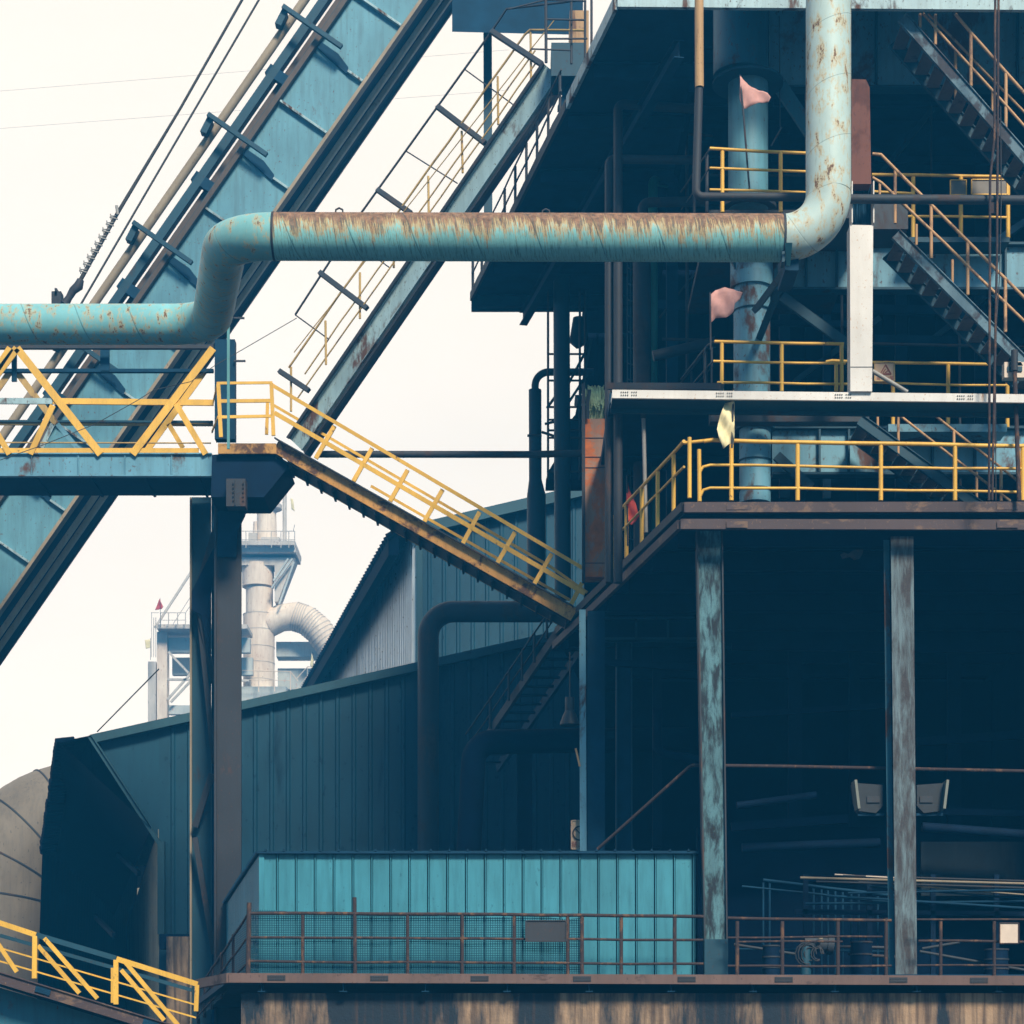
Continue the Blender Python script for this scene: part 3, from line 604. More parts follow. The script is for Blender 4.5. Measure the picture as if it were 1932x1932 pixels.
mb = MB(); mb.box(tuple(P(97, 578, 53)), tuple(P(120, 558, 53.3))); mb.box(tuple(P(103, 558, 53)), tuple(P(112, 552, 53.3))); mb.build('anchor_block', M['brown'], th)
mb = MB()
for i in range(9):
    q = P(160 + i * 7.2, 512 - i * 12.6, 52.95); mb.rod(q + Vector((-.14, 0, .02)), q + Vector((.06, 0, -.03)), .02, 6); mb.rod(q + Vector((-.13, 0, .05)), q + Vector((.05, 0, .05)), .016, 6); mb.rod(q + Vector((-.12, 0, .1)), q + Vector((-.1, 0, -.06)), .016, 6)
mb.rod(P(222, 405, 52.9), P(220, 388, 52.9), .04, 6); mb.build('cable_clamp', M['steelbright'], th)
for (a, c, lb) in (((-100, 180), (960, 94), 'upper faint overhead wire crossing the pale sky'), ((-100, 250), (960, 170), 'lower faint overhead wire crossing the pale sky')):
    tag(MB().rod(P(a[0], a[1], 160), P(c[0], c[1], 160), .008, 6).build('overhead_wire', M['wire']), lb, 'wire')

# ================================================================== great pipe
r_ = .404; A_ = P(1563, -60, 38.2); q1 = P(1563, 447, 38); C1 = P(428, 446, 38.0); C2 = P(398, 612, 43.9); E_ = P(-260, 612, 44.2)
q1.z = C1.z - .03
full = fillet([A_, q1, C1, C2, E_], [.82, 1.02, 1.0], 14)
th = thing('great_pipe', 'huge rust streaked turquoise pipe crossing the whole yard', 'pipe', q1 - UP * .4)
MB().tube(full[:2], r_, 40, True).build('riser', M['pipe_pale'], th)
MB().tube(full[1:16], r_, 40, True).build('elbow', M['pipe_pale'], th)
n_ = 24; st_ = full[15]; en_ = full[16]
MB().tube([en_.lerp(st_, i / n_) for i in range(n_ + 1)], r_ + .004, 40, True).build('cross_run', M['pipe_rust'], th)
MB().tube(full[16:31], r_, 40, True).build('elbow', M['pipe_teal'], th)
MB().tube(full[30:32], r_ , 40, True).build('back_run', M['pipe_teal'], th)
MB().tube(full[31:46], r_, 40, True).build('elbow', M['pipe_teal'], th)
MB().tube([full[46].lerp(full[45], i / 12) for i in range(13)], r_, 40, True).build('long_run', M['pipe_left'], th)
for q, s2 in ((st_, 1), (en_, -1)): MB().tube([q + Vector((-.02, 0, 0)), q + Vector((.02, 0, 0))], r_ + .014, 40).build('weld_seam', M['brown'], th)
for u in (1030, 268): 
    zz = P(u, 404, 38) if u > 900 else P(640, 402, 38)
    MB().tube([zz + Vector((-.07, 0, -.03)), zz + Vector((-.06, 0, .06)), zz + Vector((0, 0, .09)), zz + Vector((.06, 0, .06)), zz + Vector((.07, 0, -.03))], .018, 6).build('lifting_lug', M['brown'], th)
# pipe saddle bracket
th = thing('pipe_bracket', 'teal pipe hanger and raking struts below the pipe', 'bracket', P(1490, 500, 38.4))
MB().prism([P(1482, 458, 37.55), P(1495, 458, 37.55), P(1491, 500, 37.9), P(1484, 500, 37.9)], (0, .05, 0)).build('hanger_plate', M['teal'], th)
MB().bar(P(1476, 478, 37.9), P(1476, 500, 37.9), .05, .3, YY).build('hanger_plate', M['dark'], th)
MB().box(tuple(P(1481, 510, 38)), tuple(P(1493, 499, 39.0))).build('cross_bar', M['navy3'], th)
MB().bar(P(1487, 503, 38.1), P(1425, 585, 41), .11, .11, YY).build('strut', M['dark'], th)
MB().bar(P(1470, 545, 40), P(1428, 650, 42), .13, .08, YY).build('strut', M['dark'], th)

# ================================================================== top storey slab
ZT = Z(12, 40); TX = X(1165, 40)
def tedge(D): return TX + K * (D - 40)
th = thing('top_platform', 'broad overhead platform with dark underside and pale edge', 'platform', (TX, 40, ZT))
XS = 3.6
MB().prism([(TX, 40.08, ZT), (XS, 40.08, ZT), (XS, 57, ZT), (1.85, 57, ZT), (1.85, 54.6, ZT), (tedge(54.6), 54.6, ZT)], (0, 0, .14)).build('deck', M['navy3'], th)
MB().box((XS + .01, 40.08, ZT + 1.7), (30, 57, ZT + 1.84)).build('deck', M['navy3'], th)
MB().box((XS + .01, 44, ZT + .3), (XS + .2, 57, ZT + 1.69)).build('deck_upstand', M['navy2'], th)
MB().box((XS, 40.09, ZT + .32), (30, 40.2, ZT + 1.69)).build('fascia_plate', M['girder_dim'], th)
MB().bar((TX, 40, ZT + .12), (X(2700, 40), 40, ZT + .0), .10, .30).build('edge_beam', M['pale'], th)
MB().bar((TX - .03, 40, ZT + .07), (tedge(44), 44, ZT + .07), .07, .26).build('edge_beam', M['pale'], th)
MB().bar((tedge(44.1), 44.1, ZT + .07), (tedge(54.6), 54.6, ZT + .07), .07, .22).build('edge_beam', M['brown'], th)
f = MB()
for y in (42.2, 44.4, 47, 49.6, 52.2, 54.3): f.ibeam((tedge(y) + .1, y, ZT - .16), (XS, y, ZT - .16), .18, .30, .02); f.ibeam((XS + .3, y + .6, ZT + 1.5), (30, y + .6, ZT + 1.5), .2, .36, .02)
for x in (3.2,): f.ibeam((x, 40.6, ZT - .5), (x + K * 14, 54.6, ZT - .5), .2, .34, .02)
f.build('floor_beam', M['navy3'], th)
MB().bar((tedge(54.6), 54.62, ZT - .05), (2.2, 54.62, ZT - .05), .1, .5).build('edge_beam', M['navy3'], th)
# edge railing seen against the sky
rl = []; pt_ = []
def te(h, D): return (CU + tedge(D) * FPX / D, HV - (ZT + h - CAMZ) * FPX / D, D)
for h in (1.05, .62, .22): rl.append(([te(h, 44.6), te(h, 54.5)], 3.6))
for D_ in (44.7, 45.8, 46.9, 48.0, 49.2, 50.4, 51.8, 53.2, 54.4): a = te(1.05, D_); c = te(.1, D_); pt_.append((a[0], a[1], c[0], c[1], 5.5, D_))
railing('brown railing along the overhead platform edge against the sky', rl, pt_, M['brown'])
th = thing('roof_canopy', 'dark canopy slab at the very top left of the furnace building', 'canopy', P(853, 62, 55))
MB().prism([P(853, 60, 54), P(1100, 66, 54), P(1100, 62, 58), P(865, 40, 58)], (0, 0, 1.4)).build('slab', M['navy3'], th)
MB().bar(P(920, 62, 55.5), P(921, 408, 55.5), .22, .22, YY).build('post', M['dark'], th)
b_ = MB(); b_.box(tuple(P(1075, 120, 50)), tuple(P(1108, 60, 51))); tag(b_.build('cabinet', M['ochre_pipe']), 'tan cabinet at the top of the pale inclined gangway', 'cabinet')

# ================================================================== pale inclined gangway
g0, g1 = P(1043, 134, 47.6), P(560, 840, 50.9)
th = thing('inclined_gangway', 'long pale blue channel beam gangway sloping up to top platform', 'gangway', g1)
MB().chan(g0, g1, .10, .46, .02, UP, 0).build('stringer', M['pale'], th)
for q, hh in ((0, 0),): pass
ax = (g1 - g0).normalized(); upv = ax.cross(YY).normalized(); upv = upv if upv.z > 0 else -upv
MB().bar(g0 + upv * .262, g1 + upv * .265, .20, .06, upv).build('top_flange', M['brown'], th)
MB().bar(g0 - upv * .265 + YY * .05, g1 - upv * .265 + YY * .05, .24, .05, upv).build('bottom_flange', M['brown'], th)
MB().prism([g0 - upv * .25 + YY * .18, g1 - upv * .25 + YY * .18, g1 - upv * .25 + YY * .75, g0 - upv * .25 + YY * .75], upv * .04).build('underside', M['navy3'], th)
MB().box(tuple(P(1040, 143, 46.9)), tuple(P(1102, 118, 47.8))).build('landing_beam', M['dark'], th)
MB().prism([P(1052, 200, 47.3), P(1075, 145, 47.3), P(1100, 143, 47.3), P(1085, 200, 47.3)], (0, .3, 0)).build('knee_plate', M['navy3'], th)
gd = lambda u: 47.6 + (50.9 - 47.6) * (1043 - u) / 483
def G(u, v): return (u, v, gd(u))
railing('thin faded yellow handrails on the pale inclined gangway', [([G(1105, 58), G(1000, 57), G(990, 66), G(641, 555), G(545, 694)], 4.2), ([G(1010, 95), G(640, 611), G(575, 706)], 3), ([G(1012, 118), G(560, 752)], 3), ([G(1045, 38), G(555, 665)], 2)],
        [(1001, 60, 1002, 148, 4.5, 47.9), (939, 144, 940, 235, 4.5, 48.3), (871, 247, 873, 326, 4.5, 48.8), (808, 332, 809, 420, 4.5, 49.2), (742, 425, 743, 505, 4.5, 49.7), (679, 514, 679, 601, 4.5, 50.1), (614, 605, 615, 688, 4.5, 50.5), (549, 692, 549, 776, 4.5, 51.0)], M['yellow_dim'])
th = thing('cable_tray', 'slender rod frame with dark cross bars above the gangway', 'frame', P(556, 594, 52))
MB().tube([P(*G(1100, 0)), P(*G(956, 17)), P(*G(927, 60)), P(*G(682, 401)), P(*G(557, 594))], .026, 8).build('rod', M['brown'], th)
MB().tube([P(*G(557, 594)), P(*G(620, 640))], .016, 6).build('rod', M['brown'], th)
for q in ((927, 59, 1023, 122), (825, 201, 915, 270), (712, 358, 776, 403), (603, 514, 693, 582), (527, 700, 583, 737)):
    MB().bar(P(*G(q[0], q[1])), P(*G(q[2], q[3])), .11, .10, YY).build('cross_bar', M['brown2'], th)
for q in ((877, 131, 969, 198), (766, 285, 863, 346), (660, 450, 735, 505)):
    MB().rod(P(*G(q[0], q[1])), P(*G(q[2], q[3])), .015, 6).build('tie_rod', M['brown'], th)
railing('brown guard rail beside the gangway head', [([(1030, 0, 45), (1030, 118, 45)], 6), ([(1030, 37, 45), (1105, 37, 45.3)], 3.5), ([(1032, 73, 45), (1108, 73, 45.3)], 3.5), ([(1003, 93, 45), (1078, 95, 45.3)], 3), ([(960, 18, 45), (1030, 0, 45), (1105, 2, 45)], 3)],
        [(1078, 0, 1078, 120, 5, 45.3), (1104, 0, 1104, 130, 5, 45.3), (1116, 0, 1116, 90, 5, 45.3)], M['brown'])

# ================================================================== furnace house: rear wall, side clutter
th = thing('furnace_house', 'deep shadowed rear wall of the furnace building', 'building', (8, 57, 0))
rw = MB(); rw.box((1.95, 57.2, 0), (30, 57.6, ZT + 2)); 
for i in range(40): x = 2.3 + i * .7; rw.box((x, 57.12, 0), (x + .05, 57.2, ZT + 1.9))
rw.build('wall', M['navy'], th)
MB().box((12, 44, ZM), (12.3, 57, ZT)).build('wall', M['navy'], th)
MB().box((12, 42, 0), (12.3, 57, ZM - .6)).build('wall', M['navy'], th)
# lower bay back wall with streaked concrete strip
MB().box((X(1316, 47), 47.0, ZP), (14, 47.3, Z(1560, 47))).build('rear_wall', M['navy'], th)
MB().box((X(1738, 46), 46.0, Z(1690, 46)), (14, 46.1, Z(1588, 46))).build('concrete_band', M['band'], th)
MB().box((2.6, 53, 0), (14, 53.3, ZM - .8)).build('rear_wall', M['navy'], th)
# steelwork lost in the shadow: cross beams, columns, conduits
def hb(u0, v0, u1, v1, D, wpx, mat, nm, dep=.12): MB().bar(P(u0, v0, D), P(u1, v1, D), wpx * D / FPX, dep, YY).build(nm, M[mat], th)
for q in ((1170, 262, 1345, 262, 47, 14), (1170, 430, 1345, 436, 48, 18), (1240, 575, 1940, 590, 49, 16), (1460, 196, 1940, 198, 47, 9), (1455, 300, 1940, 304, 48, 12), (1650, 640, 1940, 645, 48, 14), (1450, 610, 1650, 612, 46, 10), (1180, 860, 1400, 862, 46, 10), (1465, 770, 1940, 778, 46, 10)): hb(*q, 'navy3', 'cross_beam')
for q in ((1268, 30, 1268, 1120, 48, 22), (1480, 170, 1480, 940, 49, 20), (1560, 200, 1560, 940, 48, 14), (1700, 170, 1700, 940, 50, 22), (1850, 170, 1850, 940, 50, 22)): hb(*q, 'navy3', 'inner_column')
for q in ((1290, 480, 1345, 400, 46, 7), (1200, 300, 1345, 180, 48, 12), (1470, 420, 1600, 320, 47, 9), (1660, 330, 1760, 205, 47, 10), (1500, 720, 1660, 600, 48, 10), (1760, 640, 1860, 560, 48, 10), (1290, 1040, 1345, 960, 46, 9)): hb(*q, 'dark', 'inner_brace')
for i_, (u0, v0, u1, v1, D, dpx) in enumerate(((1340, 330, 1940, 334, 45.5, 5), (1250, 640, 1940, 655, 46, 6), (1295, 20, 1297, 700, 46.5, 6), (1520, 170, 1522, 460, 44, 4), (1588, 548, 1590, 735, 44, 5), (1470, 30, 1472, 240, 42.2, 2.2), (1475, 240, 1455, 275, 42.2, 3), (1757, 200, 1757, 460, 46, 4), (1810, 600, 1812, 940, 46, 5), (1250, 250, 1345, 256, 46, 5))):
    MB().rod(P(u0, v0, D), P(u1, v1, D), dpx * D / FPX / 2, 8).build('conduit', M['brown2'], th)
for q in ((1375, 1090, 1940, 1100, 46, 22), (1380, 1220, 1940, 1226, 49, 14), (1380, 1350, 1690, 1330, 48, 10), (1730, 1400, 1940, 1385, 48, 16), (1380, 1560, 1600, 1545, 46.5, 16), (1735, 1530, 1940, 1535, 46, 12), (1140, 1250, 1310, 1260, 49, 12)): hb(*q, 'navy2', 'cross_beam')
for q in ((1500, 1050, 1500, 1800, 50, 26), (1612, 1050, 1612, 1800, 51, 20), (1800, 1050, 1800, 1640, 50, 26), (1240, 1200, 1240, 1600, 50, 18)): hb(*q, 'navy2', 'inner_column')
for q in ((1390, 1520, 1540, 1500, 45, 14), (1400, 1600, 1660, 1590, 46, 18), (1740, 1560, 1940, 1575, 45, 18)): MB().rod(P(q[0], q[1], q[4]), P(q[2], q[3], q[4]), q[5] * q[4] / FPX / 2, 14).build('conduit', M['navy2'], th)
# floors inside
def slab(u0, u1, v, D0, D1, th_, mat, nm='floor_slab'):
    a = P(u0, v, D0); MB().box((a.x, D0, a.z - th_), (X(u1, D0), D1, a.z)).build(nm, mat, th)
slab(1338, 1640, 396, 41.0, 46, .16, M['brown2']); slab(1150, 1640, 742, 42.5, 47, .2, M['navy3']); slab(1716, 1905, 447, 41.9, 42.5, .1, M['dark']); slab(1676, 1900, 800, 41.9, 42.5, .15, M['girder'])
slab(1340, 1640, 772, 41.2, 41.5, .24, M['brown2'], 'tie_beam')
slab(1640, 1940, 213, 50, 50.4, .36, M['dark'], 'tie_beam'); slab(1640, 1940, 232, 50.5, 50.9, .12, M['brown2'], 'tie_beam')
def girder(u0, u1, v0, v1, D, mat, joints, label):
    t2 = thing('plate_girder', label, 'girder', P(u0, v1, D)); a = P(u0, v1, D); c = P(u1, v0, D)
    w2 = MB().box((a.x, D, a.z), (c.x, D + .04, c.z)).build('web', mat, t2)
    f_ = MB(); f_.box((a.x, D - .14, a.z - .05), (c.x, D + .16, a.z - .002)); f_.box((a.x, D - .14, c.z + .002), (c.x, D + .16, c.z + .05)); f_.build('flange', M['dark'], t2)
    for j in joints: MB().box((X(j, D) - .02, D - .13, a.z + .01), (X(j, D) + .02, D - .002, c.z - .01)).build('stiffener', M['dark'], w2)
    return t2
girder(1452, 2700, -30, 166, 42.6, M['girder'], (1652, 1918, 1560), 'long rust blotched blue girder behind the upper right stair')
girder(1452, 2700, 466, 546, 42.6, M['girder'], (1578, 1895, 1520), 'blue plate girder behind the middle right stair')
girder(1457, 2700, 812, 894, 42.6, M['girder'], (1545, 1600, 1758, 1838, 1690), 'dim blue girder behind the lowest right stair')
girder(1120, 1345, 1170, 1205, 48, M['navy2'], (1200, 1260), 'dark girder in shadow under the upper platform')
# big round blue column
th = thing('round_column', 'massive round blue column with wide collar behind the pipe', 'column', P(1420, 940, 42))
def cyl(u0, u1, v0, v1, D, mat, nm, r2=None, seg=40):
    rr = (u1 - u0) / 2 * D / FPX; a = P((u0 + u1) / 2, v1, D); c = P((u0 + u1) / 2, v0, D); c.x = a.x
    return MB().tube([a, c], [rr, r2 or rr], seg).build(nm, mat, th)
cyl(1346, 1449, -60, 143, 42.3, M['girder_dim'], 'upper_shaft'); cyl(1374, 1449, 150, 398, 42, M['web'], 'shaft')
cl = MB(); cc = P(1411, 158, 42); cl.tube([cc - UP * .02, cc + UP * .03], .70, 44); cl.build('collar', M['dark'], th)
cl = MB(); cc = P(1411, 395, 42); cl.tube([cc - UP * .02, cc + UP * .06], .56, 40); cl.build('base_ring', M['brown'], th)
cyl(1384, 1453, 545, 800, 42.1, M['girder'], 'shaft'); cyl(1378, 1458, 470, 520, 42.1, M['girder'], 'shaft'); cyl(1378, 1458, 520, 545, 42.1, M['girder'], 'cone')
cyl(1395, 1454, 800, 950, 42.1, M['girder'], 'shaft'); cyl(1388, 1462, 800, 812, 42.1, M['dark'], 'base_ring')
for v in (870, 925, 588): cyl(1392 if v > 800 else 1382, 1457, v, v + 2, 42.1, M['dark'], 'weld_ring')
for i, (u0, v0, u1, v1, wd, D, mt) in enumerate(((1470, 160, 1530, 250, 26, 42.4, 'girder_dim'), (1475, 560, 1605, 655, 18, 42.4, 'dark'), (1335, 30, 1240, 120, 12, 46, 'dark'), (1250, 85, 1345, 180, 12, 48, 'navy3'), (1400, 520, 1375, 470, 14, 41.9, 'dark'), (1465, 860, 1530, 920, 18, 42.4, 'dark'), (1640, 800, 1610, 815, 9, 44, 'girder'), (1932, 500, 1870, 560, 16, 44, 'navy3'), (1960, 400, 1880, 455, 12, 43.5, 'navy3'))):
    tag(MB().bar(P(u0, v0, D), P(u1, v1, D), wd * D / FPX, .1, YY).build('brace_beam', M[mt]), ('wide blue gusset brace right of the column collar', 'long diagonal brace behind the middle yellow railing', 'thin raking bar under the top platform edge', 'dim diagonal bar under the overhead platform', 'short dark strut beside the lower column cone', 'diagonal brace right of the round column foot', 'short rusty stub under the white walkway', 'dark knee brace at right edge below middle girder', 'dark raking strut at right edge by yellow railing')[i], 'brace')

# pipes in the centre
def pipe(label, pts, dia, D, mat, rad=None, seg=16, name='pipe'):
    w_ = [P(q[0], q[1], q[2] if len(q) > 2 else D) for q in pts]; r = dia * D / FPX / 2
    return tag(MB().tube(fillet(w_, rad or r * 1.6, 6) if len(w_) > 2 else w_, r, seg).build(name, mat), label, 'pipe')
pipe('brown pipe rising beside the overhead platform, tallest of its pair', [(1166, 1100), (1166, 196), (1318, 206, 43.6)], 17, 43.2, M['brown'])
pipe('second brown pipe with lower bend left of the tallest', [(1149, 1100), (1149, 300), (1318, 302, 43.6)], 16, 43.4, M['brown'])
pipe('thick slate pipe standing behind the lamp pole', [(1213, 1120), (1211, 492)], 34, 46.5, M['brown2'])
pipe('dull green pipe with bent top behind the brown pipes', [(1232, 1000), (1232, 341), (1260, 345, 48)], 18, 46.8, M['green'])
pipe('short elbow pipe crossing the green pipe', [(1212, 430), (1212, 382), (1330, 380)], 18, 45, M['brown2'])
pipe('dark sloping pipe behind the middle railing corner', [(1232, 672), (1350, 645)], 20, 45.5, M['brown2'])
pipe('tan topped bent pipe running down and right in front of columns', [(1319, -40), (1319, 160), (1313, 371), (1560, 372)], 15.5, 39.0, M['brown'])
tag(MB().tube([P(1319, -40, 38.98), P(1319, 60, 38.98), P(1319.5, 165, 38.98)], .082, 16).build('pipe_sleeve', M['ochre_pipe']), 'ochre weathered sleeve on the bent pipe top', 'pipe sleeve')
pipe('straight dark pipe crossing right behind the pale riser', [(1550, 375), (2700, 382)], 17, 39.4, M['brown2'])
pipe('tall dark round column right of the open sky gap', [(1062, 1130), (1059, 480)], 31, 53, M['dark'], seg=20)
mbp = MB(); pth = fillet([P(1011, 940, 55), P(1009.5, 702, 55), P(1120, 702, 55)], .35, 8)
th = thing('vent_pipe', 'dark vent pipe with hooked top standing against pale sky', 'pipe', P(1011, 1060, 55))
MB().tube(pth, .095, 16).build('hook', M['dark'], th)
MB().tube([P(1012, 1130, 55), P(1012, 935, 55), P(1010, 905, 55), P(1009.5, 736, 55)], [.245, .245, .165, .165], 20).build('body', M['dark'], th)
tag(MB().tube(fillet([P(808, 1680, 60), P(808, 1154, 60), P(1060, 1154, 60)], .7, 8), .30, 20).build('duct_pipe', M['brown2']), 'fat dark bent duct before the ribbed shed wall', 'duct')
# dark tank + cage clutter
th = thing('access_cage', 'dark ladder cage and platforms between the tall dark pipes', 'ladder cage', P(1055, 950, 54))
c_ = MB()
for u in (1034, 1094, 1104): c_.rod(P(u, 905, 54), P(u, 520, 54), .03)
for v in (668, 718, 768, 792, 812, 826, 852, 890): c_.rod(P(1032, v, 54), P(1106, v, 54), .028)
for q in ((1028, 800, 1070, 790), (1022, 815, 1062, 828), (995, 822, 1022, 822), (1032, 770, 1050, 745)): c_.rod(P(q[0], q[1], 54), P(q[2], q[3], 54), .035)
c_.build('ladder', M['brown2'], th)
c_ = MB(); c_.prism([P(1030, 905, 54.4), P(1110, 905, 54.4), P(1110, 855, 54.4), P(1055, 855, 54.4), P(1034, 890, 54.4)], (0, 1, 0)); c_.prism([P(1085, 745, 54.2), P(1110, 745, 54.2), P(1110, 850, 54.2), P(1062, 850, 54.2), P(1060, 812, 54.2), P(1100, 765, 54.2)], (0, .8, 0)); c_.build('platform_plate', M['navy3'], th)
for i, q in enumerate(((1086, 790, 1116, 640), (1064, 740, 1104, 665), (1066, 770, 1112, 700))): MB().bar(P(q[0], q[1], 54), P(q[2], q[3], 54), .06, .05, YY).build('stair_stringer', M['dark'], th)
b_ = MB(); b_.tube([P(1092, 600, 55), P(1092, 640, 55), P(1098, 650, 55)], [.15, .26, .18], 16); tag(b_.build('hanging_hopper', M['navy3']), 'small dark hopper hanging under the overhead platform', 'hopper')
c_ = MB()
for k in range(18):
    v = 505 + k * 30; c_.tube([P(1184, v, 47), P(1192, v + 3, 46.6), P(1200, v, 47)], .015, 6)
for u in (1184, 1190, 1198): c_.rod(P(u, 495, 46.8), P(u, 1040, 46.8), .016, 6)
tag(c_.build('caged_ladder', M['dark']), 'narrow caged ladder between brown and slate pipes', 'ladder')
railing('dim stair railing rising behind the green pipe', [([(1240, 780, 46), (1345, 645, 46)], 4), ([(1240, 810, 46), (1345, 690, 46)], 3), ([(1250, 880, 46), (1352, 745, 46)], 14), ([(1245, 600, 48), (1340, 480, 48)], 4)], [(1275, 735, 1275, 850, 4, 46), (1305, 700, 1305, 820, 4, 46), (1334, 650, 1334, 735, 4, 46)], M['brown2'])

# rusty pillar with cables
th = thing('cable_riser', 'red rusted sheet metal riser with green cables spilling out', 'cable duct', P(1124, 1090, 46.6))
cs = MB().box((X(1104, 46.6), 46.6, Z(1088, 46.6)), (X(1146, 46.6), 47.1, Z(790, 46.6))).build('casing', M['redrust'], th)
s_ = MB()
for v in (826, 862, 882, 1062): s_.box((X(1104.5, 46.6), 46.585, Z(v + 1, 46.6)), (X(1145.5, 46.6), 46.598, Z(v, 46.6)))
s_.build('panel_joint', M['navy3'], cs)
for u in (1101, 1149): MB().bar(P(u, 1100, 46.5), P(u, 724, 46.5), .07, .12, YY).build('frame_post', M['brown'], th)
c_ = MB()
for i in range(46):
    u0 = random.uniform(1110, 1140); u1 = u0 + random.uniform(-9, 9); vt = random.uniform(726, 742)
    c_.tube([P(u0, 792, 46.75), P((u0 + u1) / 2 + random.uniform(-3, 3), 765, 46.75 + random.uniform(-.15, .1)), P(u1, vt, 46.75 + random.uniform(-.2, .1)), P(u1 + random.uniform(-5, 6), vt + 4, 46.62), P(u1 + random.uniform(-8, 8), vt + 34, 46.56)], random.uniform(.008, .014), 5)
c_.build('cable_bundle', M['cableg'], th)
c_ = MB()
for k in range(5): u = 1106 + k * 1.3; c_.tube([P(u + 4, 735, 46.45), P(u, 760, 46.45), P(u, 790, 46.5)], .01, 5)
c_.build('cable_bundle', M['brown2'], th)
tag(MB().bar(P(1148, 729, 41.9), P(1362, 730, 39.9), .12, .12).build('dark_beam', M['brown2']), 'dark box beam meeting the white walkway at left', 'beam')

# lamp pole & flags
th = thing('lamp_pole', 'grey metal pole with a small broken arm by the red flag', 'pole', P(1219, 990, 44))
MB().rod(P(1219, 1005, 43), P(1214, 784, 43), .042, 10).build('shaft', M['steelbright'], th)
MB().rod(P(1214, 790, 43), P(1214, 767, 43), .058, 10).build('socket', M['brown'], th)
MB().tube([P(1216, 775, 43), P(1240, 777, 42.9), P(1247, 774, 42.9), P(1256, 765, 42.9)], .022, 8).rod(P(1244, 777, 42.9), P(1251, 781, 42.9), .025).build('arm', M['brown'], th)
def flag(label, outline, D, mat, pole, pm='brown', wave=.022, fr=16):
    th = thing('flag', label, 'flag', P(pole[1][0], pole[1][1], D), None)
    bm = bmesh.new(); pts = [P(u, v, D) for u, v in outline]; vs = [bm.verts.new(p - ORIG[th]) for p in pts]; f0 = bm.faces.new(vs)
    bmesh.ops.triangulate(bm, faces=bm.faces[:]); bmesh.ops.subdivide_edges(bm, edges=bm.edges[:], cuts=5, use_grid_fill=True)
    bmesh.ops.triangulate(bm, faces=bm.faces[:])
    for v_ in bm.verts:
        v_.co.y += wave * math.sin(v_.co.x * fr + v_.co.z * fr * .7) + wave * .4 * math.sin(v_.co.x * fr * 2.3 - v_.co.z * 9)
    me = bpy.data.meshes.new('cloth'); bm.to_mesh(me); bm.free(); me.materials.append(mat)
    for p in me.polygons: p.use_smooth = True
    o = bpy.data.objects.new('cloth', me); S.collection.objects.link(o); o.parent = th
    sl = o.modifiers.new('thick', 'SOLIDIFY'); sl.thickness = .006
    MB().tube([P(q[0], q[1], D) for q in pole], .02, 6).build('flagpole', M[pm], th); return th
flag('faded pink pennant before the round column collar', [(1396, 143), (1412, 160), (1432, 170), (1448, 176), (1454, 185), (1450, 193), (1432, 194), (1402, 206), (1396, 186)], 40.6, M['pink'], [(1396, 142), (1402, 206), (1410, 310), (1414, 356)])
flag('pink rectangular flag above the middle yellow railing', [(1341, 556), (1350, 547), (1368, 543), (1386, 546), (1401, 552), (1396, 564), (1386, 574), (1384, 588), (1370, 600), (1350, 600), (1341, 609)], 40.8, M['pink'], [(1340, 552), (1341, 660)])
flag('pale yellow flag hanging over the front yellow railing', [(1384, 737), (1386, 770), (1385, 835), (1376, 838), (1365, 847), (1358, 833), (1352, 812), (1358, 785), (1368, 760)], 39.75, M['flagyellow'], [(1384, 733), (1381, 845)], wave=.05)
flag('furled red flag on the side railing by the rusty riser', [(1183, 900), (1188, 925), (1199, 950), (1205, 975), (1198, 985), (1190, 992), (1184, 980), (1181, 950)], 44.1, M['red'], [(1183, 897), (1184, 1030)], wave=.06)

# ================================================================== white walkway and column
th = thing('white_walkway', 'narrow white painted walkway beam with rows of bolt holes', 'walkway', P(1155, 750, 39.6))
a, c = P(1155, 744, 39.6), P(2700, 761, 39.6)
eb = MB().bar(a, c, .06, .155).build('edge_beam', M['white'], th)
dk = MB(); dk.prism([a + Vector((0, .04, -.07)), c + Vector((0, .04, -.07)), c + Vector((0, .62, -.07)), a + Vector((0, .62, -.07))], (0, 0, .04)); dk.build('deck', M['dark'], th)
MB().bar(a + Vector((0, .66, -.06)), c + Vector((0, .66, -.06)), .06, .16).build('rear_beam', M['dark'], th)
for u in (1186, 1366, 1590, 1820, 2010):
    q = a.lerp(c, (u - 1155) / 1545.0); d_ = MB()
    for i in range(8):
        for dz in (-.025, .03):
            if i in (4,): continue
            x = q.x - .14 + i * .04; d_.rod((x, 39.555, q.z + dz), (x, 39.57, q.z + dz), .012, 6)
    d_.build('bolt_row', M['wire'], eb)
MB().box((a.x - .0, 39.75, a.z - .02), (a.x + .02, 40.1, a.z + .07)).build('end_plate', M['white'], th)
th = thing('white_column', 'smooth white boxed column rising from the white walkway', 'column', P(1626, 745, 39.7))
x0, x1 = X(1604.5, 39.5), X(1647.5, 39.5)
MB().prism([(x0, 39.5, Z(738, 39.5)), (x1 - .02, 39.5, Z(738, 39.5)), (x1, 39.5, Z(425, 39.5)), (x0 - .01, 39.5, Z(424, 39.5))], (0, .36, 0)).build('casing', M['white'], th)
MB().box((x0, 39.492, Z(693, 39.5)), (x1 - .005, 39.498, Z(692, 39.5))).build('panel_joint', M['brown'], th)
for u in (1605.5, 1646): MB().bar(P(u, 426, 39.6), P(u, 348, 39.6), .02, .3, YY).build('corner_angle', M['white'], th)
c_ = MB()
for i in range(24): u = 1609 + i * 1.45; c_.rod(P(u, 428, 39.75 + random.uniform(-.08, .1)), P(u + random.uniform(-1, 1), 340, 39.75), .011, 5)
c_.build('cable_bundle', M['navy3'], th)
